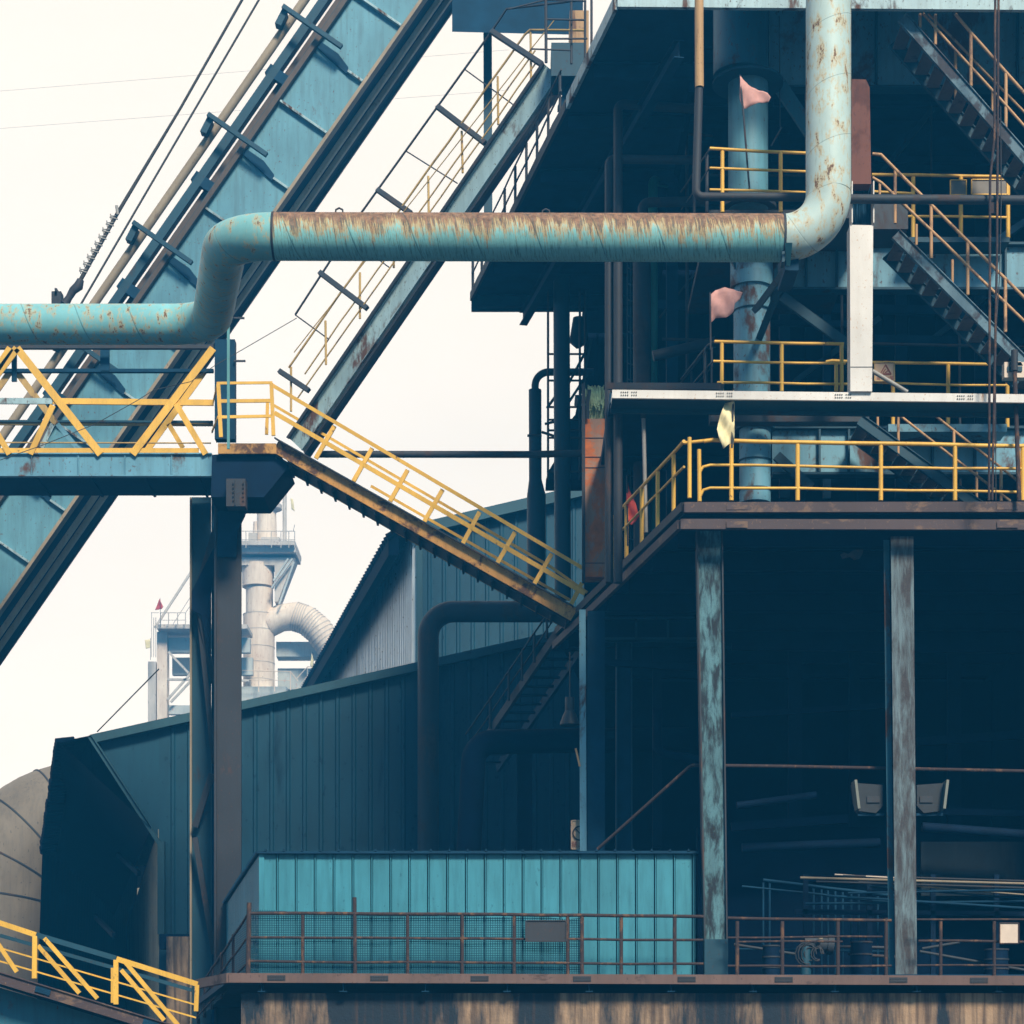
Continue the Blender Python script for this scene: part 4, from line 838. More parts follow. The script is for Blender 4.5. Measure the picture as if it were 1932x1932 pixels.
bx = MB(); x0, x1 = X(1606, 39.5), X(1643, 39.5); bx.prism([(x0, 39.45, Z(347, 39.45)), (x1, 39.45, Z(347, 39.45)), (x1 - .03, 39.45, Z(165, 39.45)), (x1 - .1, 39.45, Z(150, 39.45)), (x0, 39.45, Z(149, 39.45))], (0, .4, 0))
tag(bx.build('cable_hood', M['maroon']), 'long maroon rusted hood above the white column', 'hood')

# yellow railings of the upper levels
railing('yellow railing in front of the round column, highest of three', [([(1339, 281), (1524, 288)], 6), ([(1339, 318), (1524, 324)], 5), ([(1339, 357), (1524, 363)], 5)], vposts((1363, 1473), 285, 400, 7.5), M['yellow'], 40.4)
railing('brown return railing left of the highest yellow railing', [([(1339, 281, 40.5), (1285, 362, 46)], 4), ([(1339, 318, 40.5), (1285, 395, 46)], 3)], [(1334, 292, 1334, 400, 6, 41), (1310, 330, 1310, 410, 5, 43)], M['brown'])
railing('yellow railing behind the long pipe by the upper right stair', [([(1645, 329), (1908, 333)], 6), ([(1645, 362), (1720, 365)], 5), ([(1690, 408), (1905, 410)], 5)], vposts((1723, 1813, 1902), 334, 449, 8), M['yellow'], 42)
railing('yellow railing left of the white column, just above the white walkway', [([(1348, 645), (1592, 649)], 6), ([(1346, 682), (1595, 686)], 5), ([(1353, 721), (1600, 725)], 5)], vposts((1362, 1475, 1588), 647, 738, 7.5) + [(1578, 685, 1578, 738, 7.5)], M['yellow'], 40.6)
railing('yellow railing behind and right of the white column', [([(1558, 682), (1570, 681), (1640, 683), (1868, 687)], 6), ([(1640, 722), (1900, 728)], 4.5)], vposts((1685, 1789, 1901), 688, 806, 7.5), M['yellow'], 42)
railing('brown return railing left of the middle yellow railing', [([(1348, 645, 40.7), (1336, 650, 41), (1285, 715, 46)], 4), ([(1346, 682, 40.7), (1336, 690, 41), (1290, 745, 46)], 3)], [(1330, 656, 1330, 735, 5, 41.2), (1343, 655, 1343, 735, 4, 41)], M['brown'])
def plate(label, u0, v0, u1, v1, D, mat, edge): return board(label, u0, v0, u1, v1, D, mat, frame=edge)
plate('small grey notice with chipped yellow border on the far railing', 1793, 340, 1823, 368, 41.9, M['signgrey'], M['yellow'])
plate('wide grey notice with yellow border on the far railing', 1833, 339, 1900, 367, 41.9, M['signgrey'], M['yellow'])
th = board('peach warning triangle sign right of the white column', 1650, 684, 1687, 719, 41.85, M['signpink'], frame=M['yellow_dim'])
tri = MB(); k = [P(1671, 688, 41.84), P(1660.5, 706, 41.84), P(1681.5, 706, 41.84)]
for i in range(3): tri.bar(k[i], k[(i + 1) % 3], .02, .012, YY)
tri.bar(P(1666, 703, 41.84), P(1671, 696, 41.84), .018, .012, YY); tri.bar(P(1670, 703, 41.84), P(1676, 699, 41.84), .02, .012, YY); tri.bar(P(1665, 705, 41.84), P(1678, 704, 41.84), .01, .012, YY); tri.build('warning_symbol', M['signred'], th)
def words(body, u, v, D, size, mat, parent):
    cu_ = bpy.data.curves.new('lettering', 'FONT'); cu_.body = body; cu_.size = size; cu_.extrude = .002; cu_.align_x = 'CENTER'; cu_.materials.append(mat)
    tmp = bpy.data.objects.new('lettering', cu_); S.collection.objects.link(tmp); bpy.context.view_layer.update()
    me = bpy.data.meshes.new_from_object(tmp.evaluated_get(bpy.context.evaluated_depsgraph_get())); bpy.data.objects.remove(tmp)
    o = bpy.data.objects.new('lettering', me); S.collection.objects.link(o); o.parent = parent; o.location = P(u, v, D) - ORIG[parent]; o.rotation_euler = (R(90), 0, 0)
words('当心坠落', 1670, 716, 41.83, .085, M['signred'], th)
th = board('faded no entry style sign half hidden by the slim column', 1078, 1548, 1100, 1602, 46.3, M['signpink'], frame=M['signpink'])
rg = MB(); cc = P(1094, 1572, 46.28); rg.tube([cc + Vector((math.cos(i * .314) * .15, 0, math.sin(i * .314) * .15)) for i in range(21)], .016, 6); rg.bar(cc + Vector((-.1, 0, .1)), cc + Vector((.1, 0, -.1)), .025, .012, YY); rg.build('prohibition_symbol', M['wire'], th)
words('禁止', 1090, 1597, 46.27, .14, M['signred'], th)

# ================================================================== right hand stairs
def flight(label, A, B, wd, n, D, rails, posts, frm=None, rl=''):
    s_ = stair(label, P(*A, D), P(*B, D), wd, n, (M['flight'] if D < 41 else M['dark'], M['dark'], M['tread']), .22, .25, tth=.03)
    if rails: railing(rl, rails, posts, M['peach'], D)
    return s_
flight('upper right steel stair seen from below', (1702, 33), (1960, 328), .95, 12, 40.3,
       [([(1802, 27), (1832, 62), (1960, 206)], 6), ([(1741, 26), (1960, 268)], 5), ([(1752, 26, 41.2), (1960, 240, 41.2)], 4.5)],
       [(1832, 62, 1832, 162, 6.5), (1898, 138, 1898, 240, 6.5), (1736, 26, 1736, 52, 6), (1765, 27, 1765, 84, 6), (1803, 95, 1803, 192, 6, 41.2), (1873, 170, 1873, 262, 6, 41.2)], rl='peach painted handrails of the upper right stair')
fb = flight('middle right steel stair below a rusty landing', (1690, 442), (1960, 712), .95, 12, 40.3,
       [([(1646, 291), (1662, 292), (1960, 588)], 6), ([(1646, 335), (1664, 345), (1960, 632)], 5.5)],
       [(1689, 318, 1689, 421, 6), (1757, 386, 1757, 487, 6.5), (1826, 455, 1826, 556, 6.5), (1897, 526, 1897, 626, 6.5), (1729, 423, 1729, 462, 5.5, 41.2), (1797, 490, 1797, 545, 5.5, 41.2), (1660, 345, 1660, 404, 5, 41.2)], rl='peach painted handrails of the middle right stair')
MB().box(tuple(P(1647, 432, 40.3)), tuple(P(1697, 405, 41.2))).build('landing', M['brown2'], fb)
flight('lowest right steel stair behind the long yellow railing', (1622, 792), (1870, 972), .95, 13, 41.2,
       [([(1679, 770), (1906, 946)], 5), ([(1748, 771), (1925, 912)], 5)],
       [(1656, 770, 1656, 808, 5), (1695, 770, 1695, 860, 5.5), (1800, 812, 1800, 930, 5.5), (1889, 882, 1889, 945, 6), (1843, 890, 1843, 945, 5, 42)], rl='thin handrails of the lowest right stair')
tag(MB().rod(P(1646, 700, 40.8), P(1712, 740, 40.8), .045).build('raking_bar', M['steelbright']), 'short grey raking bar by the warning sign', 'bar')
# hanging ropes
for i, (pts, d_, lb) in enumerate((([(1878, -20), (1876, 260), (1868, 340), (1866, 944)], 5, 'left rusty hanging cable before the right stairs'), ([(1884, -20), (1882, 300), (1881, 480), (1872, 944)], 5, 'middle rusty hanging cable before the right stairs'), ([(1888, 200), (1889, 380), (1886, 520), (1878, 640), (1879, 944)], 2, 'thinnest hanging cable before the right stairs'))):
    tag(MB().tube([P(u, v, 39.2 + i * .04) for u, v in pts], d_ * .5 * .0098, 6).build('hanging_cable', M['rustrail'] if i < 2 else M['brown']), lb, 'cable')
MB_ = MB().box(tuple(P(1866, 402, 39.3)), tuple(P(1878, 384, 39.36))); tag(MB_.build('cable_clip', M['rustrail']), 'rusty clip joining the hanging cables', 'clip')
th = thing('light_mast', 'rusty pole clamped to the yellow railing with white floodlight', 'lamp post', P(1921, 945, 39.8))
MB().rod(P(1923, 945, 39.8), P(1914, 690, 39.8), .042, 10).build('shaft', M['rustrail'], th)
MB().rod(P(1914, 700, 39.8), P(1914, 661, 39.8), .066, 12).build('cap', M['brown'], th)
mb = MB(); mb.box(tuple(P(1895, 712, 39.9)), tuple(P(1934, 690, 40.1))); mb.prism([P(1902, 690, 39.9), P(1930, 690, 39.9), P(1926, 682, 39.9), P(1906, 682, 39.9)], (0, .2, 0)); mb.build('lamp_body', M['signwhite'], th)
MB().box(tuple(P(1901, 700, 39.87)), tuple(P(1928, 692, 39.9))).build('lamp_glass', M['dark'], th)

# ================================================================== lower bay objects
pipe('thin rusty service pipe crossing the dark open bay', [(1128, 1602, 42.5), (1304, 1444, 41.2), (1480, 1446, 41.2), (2700, 1470, 41.2)], 6.5, 41.2, M['rustrail'], rad=.15)
def flood(label, side):
    s = side; D = 40.9
    f0 = lambda u: 1698 + s * u
    th = thing('floodlight', label, 'floodlight', P(f0(50), 1535, D), 'floodlights on the rusting column')
    mb = MB(); mb.prism([P(f0(32), 1481, D), P(f0(88), 1477, D), P(f0(84), 1512, D), P(f0(78), 1530, D), P(f0(45), 1534, D), P(f0(32), 1520, D)], (0, .34, 0)); hs = mb.build('housing', M['lamp'], th)
    mb = MB(); mb.bar(P(f0(86.5), 1474, D - .02), P(f0(80), 1528, D - .02), .05, .40, YY); mb.build('rim', M['lampglass'], hs)
    mb = MB(); mb.bar(P(f0(30), 1537, D + .1), P(f0(80), 1537, D + .1), .08, .05); mb.rod(P(f0(52), 1534, D + .1), P(f0(52), 1538, D + .1), .03); mb.build('mount', M['navy3'], th)
    mb = MB(); mb.prism([P(f0(38), 1502, D - .03), P(f0(62), 1502, D - .03), P(f0(62), 1514, D - .03), P(f0(38), 1514, D - .03)], (0, .03, 0)); mb.build('ballast_box', M['brown2'], hs)
    return th
flood('left floodlight with dusty back on the rusting column', -1)
flood('right floodlight with bright rim on the rusting column', 1)
th = thing('bell_lamp', 'dark bell shaped lamp hanging above the cyan shed', 'pendant lamp', P(1075, 1368, 46))
MB().tube([P(1075, 1368, 46), P(1075, 1362, 46), P(1075, 1348, 46), P(1075, 1340, 46)], [.215, .20, .14, .09], 24).build('shade', M['lamp'], th)
MB().tube([P(1075, 1340, 46), P(1075, 1316, 46)], .10, 16).build('ballast', M['lamp'], th)
MB().rod(P(1075, 1316, 46), P(1075, 1230, 46), .014).build('cord', M['wire'], th)
tag(MB().rod(P(1086, 1412, 45.9), P(1094, 1446, 45.9), .022).build('stick', M['ochre_pipe']), 'short ochre stick leaning by the slim column', 'stick')
tw = MB(); pts = [(1586, 1046), (1592, 1042), (1600, 1045), (1610, 1038), (1630, 1032), (1628, 1044), (1622, 1054), (1612, 1056), (1604, 1050), (1590, 1054)]
tw.prism([P(u, v, 41) for u, v in pts], (0, .04, 0)); tag(tw.build('torn_sheet', M['brown']), 'torn brown scrap hanging under the upper platform', 'scrap')
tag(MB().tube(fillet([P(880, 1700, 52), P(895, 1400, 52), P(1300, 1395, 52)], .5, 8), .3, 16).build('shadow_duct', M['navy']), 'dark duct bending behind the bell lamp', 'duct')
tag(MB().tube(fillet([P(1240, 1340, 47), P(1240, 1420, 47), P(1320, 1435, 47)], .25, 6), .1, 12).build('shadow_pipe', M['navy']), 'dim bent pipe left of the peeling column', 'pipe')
# rack of pipes
th = thing('pipe_stack', 'stack of long steel pipes stored on a rack in the bay', 'pipe stack', P(1700, 1700, 43.5))
for i, q in enumerate(((1510, 1656, 1960, 1668, 5, 'tan'), (1590, 1652, 1960, 1663, 4, 'brown'), (1575, 1650, 1700, 1657, 3, 'signwhite'), (1540, 1663, 1960, 1676, 4, 'brown'), (1620, 1664, 1960, 1684, 4, 'brown'), (1640, 1672, 1960, 1698, 4, 'navy3'), (1600, 1685, 1960, 1678, 4, 'navy3'), (1560, 1690, 1960, 1715, 5, 'navy3'), (1520, 1705, 1960, 1700, 5, 'navy3'), (1700, 1670, 1960, 1690, 3, 'tan'))):
    MB().rod(P(q[0], q[1], 43.5 + (i % 3) * .1), P(q[2], q[3], 43.2 + (i % 3) * .1), q[4] * .0054, 8).build('steel_pipe', M[q[5]], th)
rk = MB()
for u in (1520, 1640, 1760, 1880): rk.bar(P(u, 1650, 43.9), P(u, 1840, 43.9), .1, .1, YY)
rk.bar(P(1500, 1720, 43.9), P(1960, 1725, 43.9), .1, .1); rk.build('rack', M['navy2'], th)
railing('dim blue gate like railing deep inside the bay', [([(1440, 1660, 44.5), (1690, 1690, 44.5)], 6), ([(1400, 1672, 44.5), (1680, 1702, 44.5)], 4), ([(1390, 1790, 44.5), (1680, 1795, 44.5)], 4)], [(u, 1665 + (u - 1440) * .12, u, 1840, 4.5, 44.5) for u in (1440, 1452, 1535, 1550, 1562, 1576, 1590, 1606, 1620, 1640, 1656)], M['navy3'], name='inner_railing')
# pumps, drums, valves
th = thing('valve_pump', 'dark pump with curled hoses behind the rusty railing', 'pump', P(1530, 1840, 42.2))
MB().tube([P(1520, 1845, 42.2), P(1520, 1790, 42.2), P(1522, 1778, 42.2)], [.11, .11, .08], 16).build('standpipe', M['dark'], th)
mb = MB(); mb.tube([P(1515, 1778, 42.2), P(1560, 1782, 42.3)], [.13, .17], 16); mb.tube([P(1560, 1782, 42.3), P(1572, 1783, 42.3)], .2, 16); mb.build('motor', M['brown2'], th)
mb = MB()
for k in range(7):
    c0 = P(1530 + random.uniform(-18, 18), 1800, 42.1); rr = random.uniform(.1, .24); mb.tube([c0 + Vector((math.cos(a_ * .5) * rr, random.uniform(-.02, .02), math.sin(a_ * .5) * rr * 1.1)) for a_ in range(11)], .014, 6)
mb.build('hose', M['brown'], th)
for i, (u, v0, v1, wd) in enumerate(((1625, 1778, 1846, 20), (1455, 1785, 1846, 16), (1880, 1792, 1846, 22))):
    th = thing('oil_drum', ('dusty drum left of the rusting column', 'dim blue drum right of the peeling column', 'black ringed drum under the cream board')[i], 'drum', P(u, 1846, 42.6))
    rr = wd * 42.6 / FPX; sh_ = MB().tube([P(u, v1, 42.6), P(u, v0, 42.6)], rr, 24).build('shell', M['navy2'], th)
    rg = MB()
    for tt in (0, .33, .66, 1): q = P(u, v1, 42.6).lerp(P(u, v0, 42.6), tt); rg.tube([q - UP * .015, q + UP * .015], rr + .015, 24)
    rg.build('hoop', M['brown2'], sh_)
for i, q in enumerate(((1385, 1782, 1500, 1800), (1580, 1786, 1680, 1788), (1735, 1795, 1932, 1830), (1740, 1790, 1810, 1778), (1600, 1800, 1700, 1806))):
    tag(MB().rod(P(q[0], q[1], 42.9), P(q[2], q[3], 42.9), .03).build('loose_pipe', M['brown2']), ('loose pipe lying beside the peeling column', 'loose pipe lying just left of rusting column', 'long loose pipe sloping down behind right railing', 'short loose pipe tilted upward behind right railing', 'loose pipe low behind the dusty drum')[i], 'pipe')
tag(MB().tube([P(1548, 1772, 42), P(1548, 1766, 42)], .05, 12).build('gauge', M['tan']), 'tiny ochre gauge above the dark pump', 'gauge')

# ================================================================== sheds behind
def zat(v, D): return Z(v, D)
D1 = 62.0
th = thing('ribbed_shed', 'low deep teal ribbed shed with sloping verge, nearest of two', 'shed', (X(600, D1), D1, 0))
# front gable: three sloping-top bays
def bay(u0, v0, u1, v1, vb, D, mat, per=.48, dep=.045):
    MB().sheet(P(u0, vb, D), P(u1, vb, D), P(u1, v1, D), P(u0, v0, D), (0, -1, 0), per, dep).build('wall', mat, th)
lin = lambda u: 1388 - (u - 170) * .2225
bay(300, lin(300), 1200, lin(1200), 2180, D1, M['shed'])
MB().prism([P(172, lin(172), D1 + .02), P(300, lin(300), D1 + .02), P(300, 1587, D1 + .02)], (0, .05, 0)).build('wall', M['shed'], th)
MB().prism([P(168, 1387, D1 - .3), P(1210, lin(1210) - 2, D1 - .3), P(1210, lin(1210) + 14, D1 - .3), P(172, 1402, D1 - .3)], (0, .25, 0)).build('verge_trim', M['shedtrim'], th)
MB().prism([P(170, 1386, D1 - .2), P(1210, lin(1210) - 1, D1 - .2), P(1210, lin(1210) + 3, D1 - .2), P(170, 1391, D1 - .2)], (K * 50, 50, 0)).build('roof', M['roofdark'], th)
MB().prism([P(165, 1390, D1 - .35), P(176, 1390, D1 - .35), P(303, 1590, D1 - .35), P(296, 1592, D1 - .35)], (0, .3, 0)).build('verge_trim', M['shedtrim'], th)
ca, cb, cc_, cd = P(111, 1400, 61.6), P(171, 1388, 61.6), P(285, 1562, 61.6), P(80, 1607, 70)
rs = MB(); rs.sheet(ca, cd, P(200, 1760, 100), cc_, (-.5, .2, .6), .3, .05, 'sine'); rs.prism([ca, cb, cc_, P(200, 1760, 100), cd], (0, .06, .02))
for i in range(34): q = ca.lerp(cd, i / 33); rs.tube([q + Vector((-.05 - random.uniform(0, .05), -.05, 0)), q + Vector((.4, .2, .1))], .1, 6)
rs.build('eave_roof', M['roofdark'], th)
MB().sheet(P(60, 2180, 70), P(240, 2160, 99), P(262, 1600, 99), P(80, 1600, 70), (-1, 0, 0), .8, .05, 'sine').build('lean_to_wall', M['roofdark'], th)
xc = X(302, D1); zc = Z(1587, D1)
MB().sheet((xc + K * 75, D1 + 75, 0), (xc, D1, 0), (xc, D1, zc + .35), (xc + K * 75, D1 + 75, zc + .35), (-1, -.2, 0), .3, .06, 'box').build('side_wall', M['tanwall'], th)
MB().prism([P(170, 1640, 125), P(300, 1600, 125), P(300, 2140, 125), P(170, 2140, 125)], (0, .1, 0)).build('rear_wall', M['tanwall'], th)
for u0, v0, u1, v1 in ((222, 1612, 262, 1648), (180, 1730, 215, 1765)):
    MB().bar(P(u0, v0, 70), P(u1, v1, 64), .1, .15).build('eave_bracket', M['roofdark'], th)
MB().box(tuple(P(297, 1762, 61.6)), tuple(P(313, 1590, 61.9))).build('corner_trim', M['shedtrim'], th)
b_ = MB(); b_.box((X(316, 61), 60.8, 0), (X(358, 61), 61.9, Z(1768, 61))); tag(b_.build('concrete_pier', M['concrete']), 'stained concrete pier under the ribbed shed corner', 'pier')
b_ = MB(); b_.box((X(300, 60.9), 61.0, Z(1790, 61)), (X(470, 60.9), 61.4, Z(1762, 61))); tag(b_.build('eave_beam', M['navy2']), 'dark beam over the concrete pier', 'beam')
D2 = 72.0
th = thing('gable_shed', 'taller ribbed gable shed with pale zinc side wall', 'shed', (X(850, D2), D2, 0))
l2 = lambda u: 989 - (u - 787) * .233
MB().sheet(P(787, 1500, D2), P(1250, 1500, D2), P(1250, l2(1250), D2), P(787, l2(787), D2), (0, -1, 0), .5, .045).build('wall', M['shed'], th)
MB().prism([P(770, l2(770) - 2, D2 - .4), P(1260, l2(1260) - 2, D2 - .4), P(1260, l2(1260) + 19, D2 - .4), P(770, l2(770) + 19, D2 - .4)], (0, .3, 0)).build('verge_trim', M['shedtrim'], th)
xc = X(787, D2); zc = Z(992, D2); LL = 55
MB().sheet((xc + K * LL, D2 + LL, 0), (xc, D2, 0), (xc, D2, zc), (xc + K * LL, D2 + LL, zc), (-1, -.2, 0), .42, .16, 'box').build('side_wall', M['sidewall'], th)
e_ = MB(); a = P(792, 985, D2 - .4); c = P(733, 1014, D2 - .4); e_.prism([c, c + DV * LL, c + DV * LL + Vector((.35, 0, 0)), c + Vector((.35, 0, 0))], (0, 0, -.6)); e_.prism([a, c, c + DV * LL, a + DV * LL], (0, 0, -.12))  # first prism: deep fascia added as the eave's dark shadow band on the wall
e_.sheet(c, c + DV * LL, a + DV * LL, a, (0, 0, -1), .38, .08, 'sine')
for i in range(120):
    q = c + DV * (i * .46); e_.tube([q + Vector((-.06, 0, 0)), q + Vector((.3, 0, .2))], .12, 6)
e_.build('eave_roof', M['roofdark'], th)
MB().prism([P(785, 1002, D2 - .1), P(797, 999, D2 - .1), P(797, 1500, D2 - .1), P(785, 1500, D2 - .1)], (0, .08, 0)).build('corner_trim', M['shedtrim'], th)
# rear stair below the platform
rs_a, rs_b = P(1062, 1180, 50.3), P(882, 1445, 56)
th = thing('rear_stair', 'dark stair dropping behind the upper platform corner', 'stairs', rs_b)
MB().bar(rs_a, rs_b, .09, .24).build('stringer', M['brown2'], th)
MB().bar(rs_a + Vector((.8, .4, 0)), rs_b + Vector((.8, .4, 0)), .09, .24).build('stringer', M['navy3'], th)
for i in range(16):
    c_ = rs_a.lerp(rs_b, (i + .5) / 16); MB().box((c_.x, c_.y - .1, c_.z - .02), (c_.x + .8, c_.y + .12, c_.z + .01)).build('tread', M['navy3'], th)
railing('dim yellow railing on the rear stair behind platform corner', [([(1045, 1140, 50.3), (880, 1385, 56)], 4), ([(1048, 1165, 50.3), (882, 1410, 56)], 3)], [(1032, 1158, 1032, 1205, 5, 50.7), (1008, 1194, 1008, 1250, 5, 51.5), (985, 1228, 985, 1285, 5, 52.2), (960, 1265, 960, 1322, 5, 53), (925, 1317, 925, 1375, 5, 54.3)], M['brown'])
# left duct
pth = fillet([P(-8, 2240, 78), P(-8, 1560, 78), P(260, 1530, 80)], 3.6, 12)
th = thing('gas_duct', 'giant dusty tan duct elbow at the left edge', 'duct', P(-8, 2150, 78))
sh_ = MB().tube(pth, 2.05, 48).build('shell', M['duct'], th)
for i in range(1, len(pth) - 1):
    if i % 3 == 2: MB().tube([pth[i] - (pth[i + 1] - pth[i - 1]).normalized() * .03, pth[i] + (pth[i + 1] - pth[i - 1]).normalized() * .03], 2.08, 48).build('seam', M['brown'], sh_)
tag(MB().rod(P(183, 1381, 66), P(300, 1262, 66), .02).build('guy_wire', M['wire']), 'thin guy wire rising left of the far tower', 'wire')

# ================================================================== bottom-left yellow catwalk
DC = 37.0
th = thing('catwalk_bridge', 'rusty catwalk deck sloping down at the lower left corner', 'walkway', P(0, 1870, DC))
MB().chan(P(-60, 1826, DC), P(345, 1950, DC), .1, .20, .02, UP, 0).build('edge_beam', M['fascia'], th)
for u in (82, 285): q = P(-60, 1826, DC).lerp(P(345, 1950, DC), (u + 60) / 405); MB().bar(q + Vector((-.13, -.06, .04)), q + Vector((.13, -.06, -.04)), .012, .1).build('splice_plate', M['navy3'], th)
MB().prism([P(-60, 1846, DC + .6), P(370, 1972, DC + .6), P(370, 2060, DC + .6), P(-60, 1945, DC + .6)], (0, .05, 0)).build('girder_web', M['girder_dim'], th)
MB().prism([P(-60, 1838, DC + .1), P(345, 1962, DC + .1), P(345, 1962, DC + 1.4), P(-60, 1838, DC + 1.4)], (0, 0, -.05)).build('deck', M['navy3'], th)
railing('thick yellow flat bar railing on the lower left catwalk', [([(-40, 1728), (68, 1764)], 10), ([(220, 1809), (373, 1857)], 10), ([(-40, 1777), (370, 1896)], 3), ([(-40, 1802), (370, 1920)], 3)],
        [(66, 1766, 65, 1846, 9), (219, 1811, 219, 1895, 9), (372, 1858, 370, 1908, 8), (84, 1770, 184, 1884, 8), (237, 1816, 345, 1945, 8), (-20, 1756, 32, 1834, 8), (72, 1784, 150, 1874, 8, 38.2), (229, 1830, 310, 1925, 8, 38.2), (213, 1826, 213, 1892, 7, 38.2)], M['yellow'], DC, flat=True)
railing('slate grey section of the lower left catwalk railing', [([(69, 1764), (219, 1808)], 10), ([(0, 1765, 38.2), (215, 1826, 38.2), (362, 1868, 38.2)], 7)], [(82, 1766, 83, 1772, 5)], M['dark'], DC, flat=True)
# small foreground edge brackets
# ================================================================== far plant in haze
DF = 180.0; SF = DF / 300
def fb_(mb, u0, v0, u1, v1, dy=0, dep=3):
    dy *= SF; dep *= SF; a = P(u0, v1, DF); c = P(u1, v0, DF); return mb.box((a.x, DF + dy, a.z), (c.x, DF + dy + dep, c.z))
th = thing('far_stack_tower', 'hazy cream stack with curved downcomer and top platform', 'tower', P(488, 2080, DF))
def fc(u0, u1, v0, v1, mat, nm, u2=None, u3=None):
    r0 = (u1 - u0) / 2 * DF / FPX; a = P((u0 + u1) / 2, v1, DF); u2 = u0 if u2 is None else u2; u3 = u1 if u3 is None else u3
    MB().tube([a, P((u2 + u3) / 2, v0, DF)], [r0, (u3 - u2) / 2 * DF / FPX], 36).build(nm, mat, th)
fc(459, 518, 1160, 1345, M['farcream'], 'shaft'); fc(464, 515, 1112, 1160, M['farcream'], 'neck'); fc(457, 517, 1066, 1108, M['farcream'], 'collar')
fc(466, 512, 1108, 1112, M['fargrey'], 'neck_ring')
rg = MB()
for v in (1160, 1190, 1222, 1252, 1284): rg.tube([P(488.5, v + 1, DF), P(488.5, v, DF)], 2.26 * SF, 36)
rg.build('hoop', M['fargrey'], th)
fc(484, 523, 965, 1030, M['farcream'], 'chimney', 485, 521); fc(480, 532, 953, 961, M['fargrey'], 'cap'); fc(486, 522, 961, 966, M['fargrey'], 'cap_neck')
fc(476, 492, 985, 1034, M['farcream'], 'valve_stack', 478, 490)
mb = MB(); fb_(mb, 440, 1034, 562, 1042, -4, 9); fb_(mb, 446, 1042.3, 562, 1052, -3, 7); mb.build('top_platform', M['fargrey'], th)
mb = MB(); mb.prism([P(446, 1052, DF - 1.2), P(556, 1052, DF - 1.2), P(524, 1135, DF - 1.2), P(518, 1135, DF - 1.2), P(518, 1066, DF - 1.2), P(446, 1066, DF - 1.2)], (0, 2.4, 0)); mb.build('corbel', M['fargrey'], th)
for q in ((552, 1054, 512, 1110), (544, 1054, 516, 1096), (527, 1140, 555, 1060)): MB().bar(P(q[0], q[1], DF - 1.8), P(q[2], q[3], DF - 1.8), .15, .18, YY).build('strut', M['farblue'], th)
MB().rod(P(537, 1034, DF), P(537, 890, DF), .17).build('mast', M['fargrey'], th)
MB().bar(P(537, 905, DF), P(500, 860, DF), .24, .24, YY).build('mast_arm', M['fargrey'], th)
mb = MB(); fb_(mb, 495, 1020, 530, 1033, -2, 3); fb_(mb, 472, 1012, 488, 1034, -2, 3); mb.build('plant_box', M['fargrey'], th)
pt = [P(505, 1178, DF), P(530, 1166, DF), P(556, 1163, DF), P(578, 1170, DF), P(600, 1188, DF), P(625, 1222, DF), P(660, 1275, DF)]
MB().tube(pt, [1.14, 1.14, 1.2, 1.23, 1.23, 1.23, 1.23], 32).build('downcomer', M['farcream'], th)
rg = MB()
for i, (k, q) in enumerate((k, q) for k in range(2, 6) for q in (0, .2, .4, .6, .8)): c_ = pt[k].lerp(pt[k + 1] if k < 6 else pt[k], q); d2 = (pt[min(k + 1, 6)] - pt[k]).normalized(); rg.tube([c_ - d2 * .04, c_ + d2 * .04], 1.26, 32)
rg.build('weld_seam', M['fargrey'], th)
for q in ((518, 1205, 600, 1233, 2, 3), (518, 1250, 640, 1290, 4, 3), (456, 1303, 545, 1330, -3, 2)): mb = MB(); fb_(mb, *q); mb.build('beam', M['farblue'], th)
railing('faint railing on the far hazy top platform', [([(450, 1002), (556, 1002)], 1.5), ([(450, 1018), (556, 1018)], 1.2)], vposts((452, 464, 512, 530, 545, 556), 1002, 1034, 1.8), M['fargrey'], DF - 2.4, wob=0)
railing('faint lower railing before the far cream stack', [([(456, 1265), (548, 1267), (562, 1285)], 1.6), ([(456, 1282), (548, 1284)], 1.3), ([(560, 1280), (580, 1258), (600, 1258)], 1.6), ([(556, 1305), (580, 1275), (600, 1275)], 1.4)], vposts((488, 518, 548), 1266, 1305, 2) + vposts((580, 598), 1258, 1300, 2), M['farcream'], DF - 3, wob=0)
th = thing('far_frame_tower', 'hazy steel frame tower left of the far stack', 'tower', P(300, 2080, DF - 5))
DFo = DF; DF = 175.0
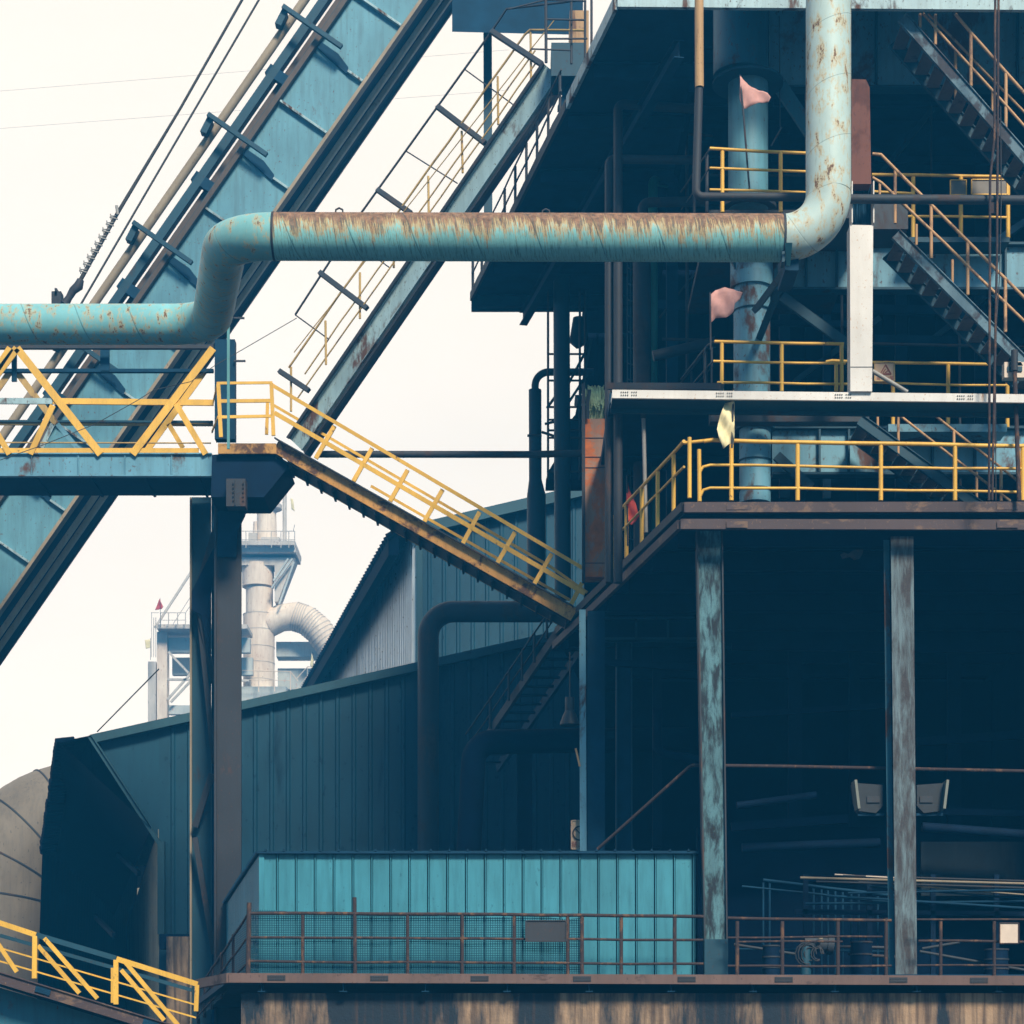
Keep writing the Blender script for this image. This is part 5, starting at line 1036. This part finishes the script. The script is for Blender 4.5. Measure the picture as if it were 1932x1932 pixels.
mb = MB(); fb_(mb, 296, 1192, 315, 2080, 0, 2); mb.build('leg', M['farcream'], th)
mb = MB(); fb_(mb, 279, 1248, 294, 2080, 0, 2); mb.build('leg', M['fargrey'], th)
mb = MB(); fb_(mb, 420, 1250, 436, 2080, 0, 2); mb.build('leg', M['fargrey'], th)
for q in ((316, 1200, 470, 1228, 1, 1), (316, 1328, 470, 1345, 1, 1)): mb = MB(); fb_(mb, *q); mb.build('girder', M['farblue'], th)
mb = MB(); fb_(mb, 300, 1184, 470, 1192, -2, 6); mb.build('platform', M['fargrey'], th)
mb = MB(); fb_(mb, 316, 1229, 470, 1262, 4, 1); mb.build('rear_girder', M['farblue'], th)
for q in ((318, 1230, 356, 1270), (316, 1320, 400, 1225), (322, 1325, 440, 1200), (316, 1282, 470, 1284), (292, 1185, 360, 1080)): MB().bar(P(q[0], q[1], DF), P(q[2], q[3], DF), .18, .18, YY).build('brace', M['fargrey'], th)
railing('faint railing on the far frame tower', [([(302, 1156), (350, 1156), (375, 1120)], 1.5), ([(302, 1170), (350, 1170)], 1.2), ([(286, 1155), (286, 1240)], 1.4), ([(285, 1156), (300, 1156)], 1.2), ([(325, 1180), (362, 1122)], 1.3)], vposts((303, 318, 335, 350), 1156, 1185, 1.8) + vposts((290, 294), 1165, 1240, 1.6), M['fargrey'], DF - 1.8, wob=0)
DF = DFo
flag('tiny red pennant on the far frame tower', [(301, 1130), (294, 1146), (292, 1151), (305, 1149), (308, 1145)], 173, M['red'], [(302, 1128), (303, 1185)], wave=.06, fr=2)
flag('tiny pale flag at the far tower left side', [(273, 1207), (283, 1206), (284, 1222), (275, 1224)], 173, M['flagyellow'], [(284, 1204), (284, 1245)], wave=.06, fr=2)
flag('tiny faded flag on the far railing right of the stack', [(548, 940), (553, 942), (556, 965), (550, 960)], 176, M['flagyellow'], [(556, 990), (553, 1003)], wave=.06, fr=2)
flag('tiny white flag beside the hazy downcomer pipe', [(588, 1232), (592, 1245), (590, 1262), (585, 1255)], 176, M['flagyellow'], [(590, 1230), (594, 1300)], wave=.06, fr=2)
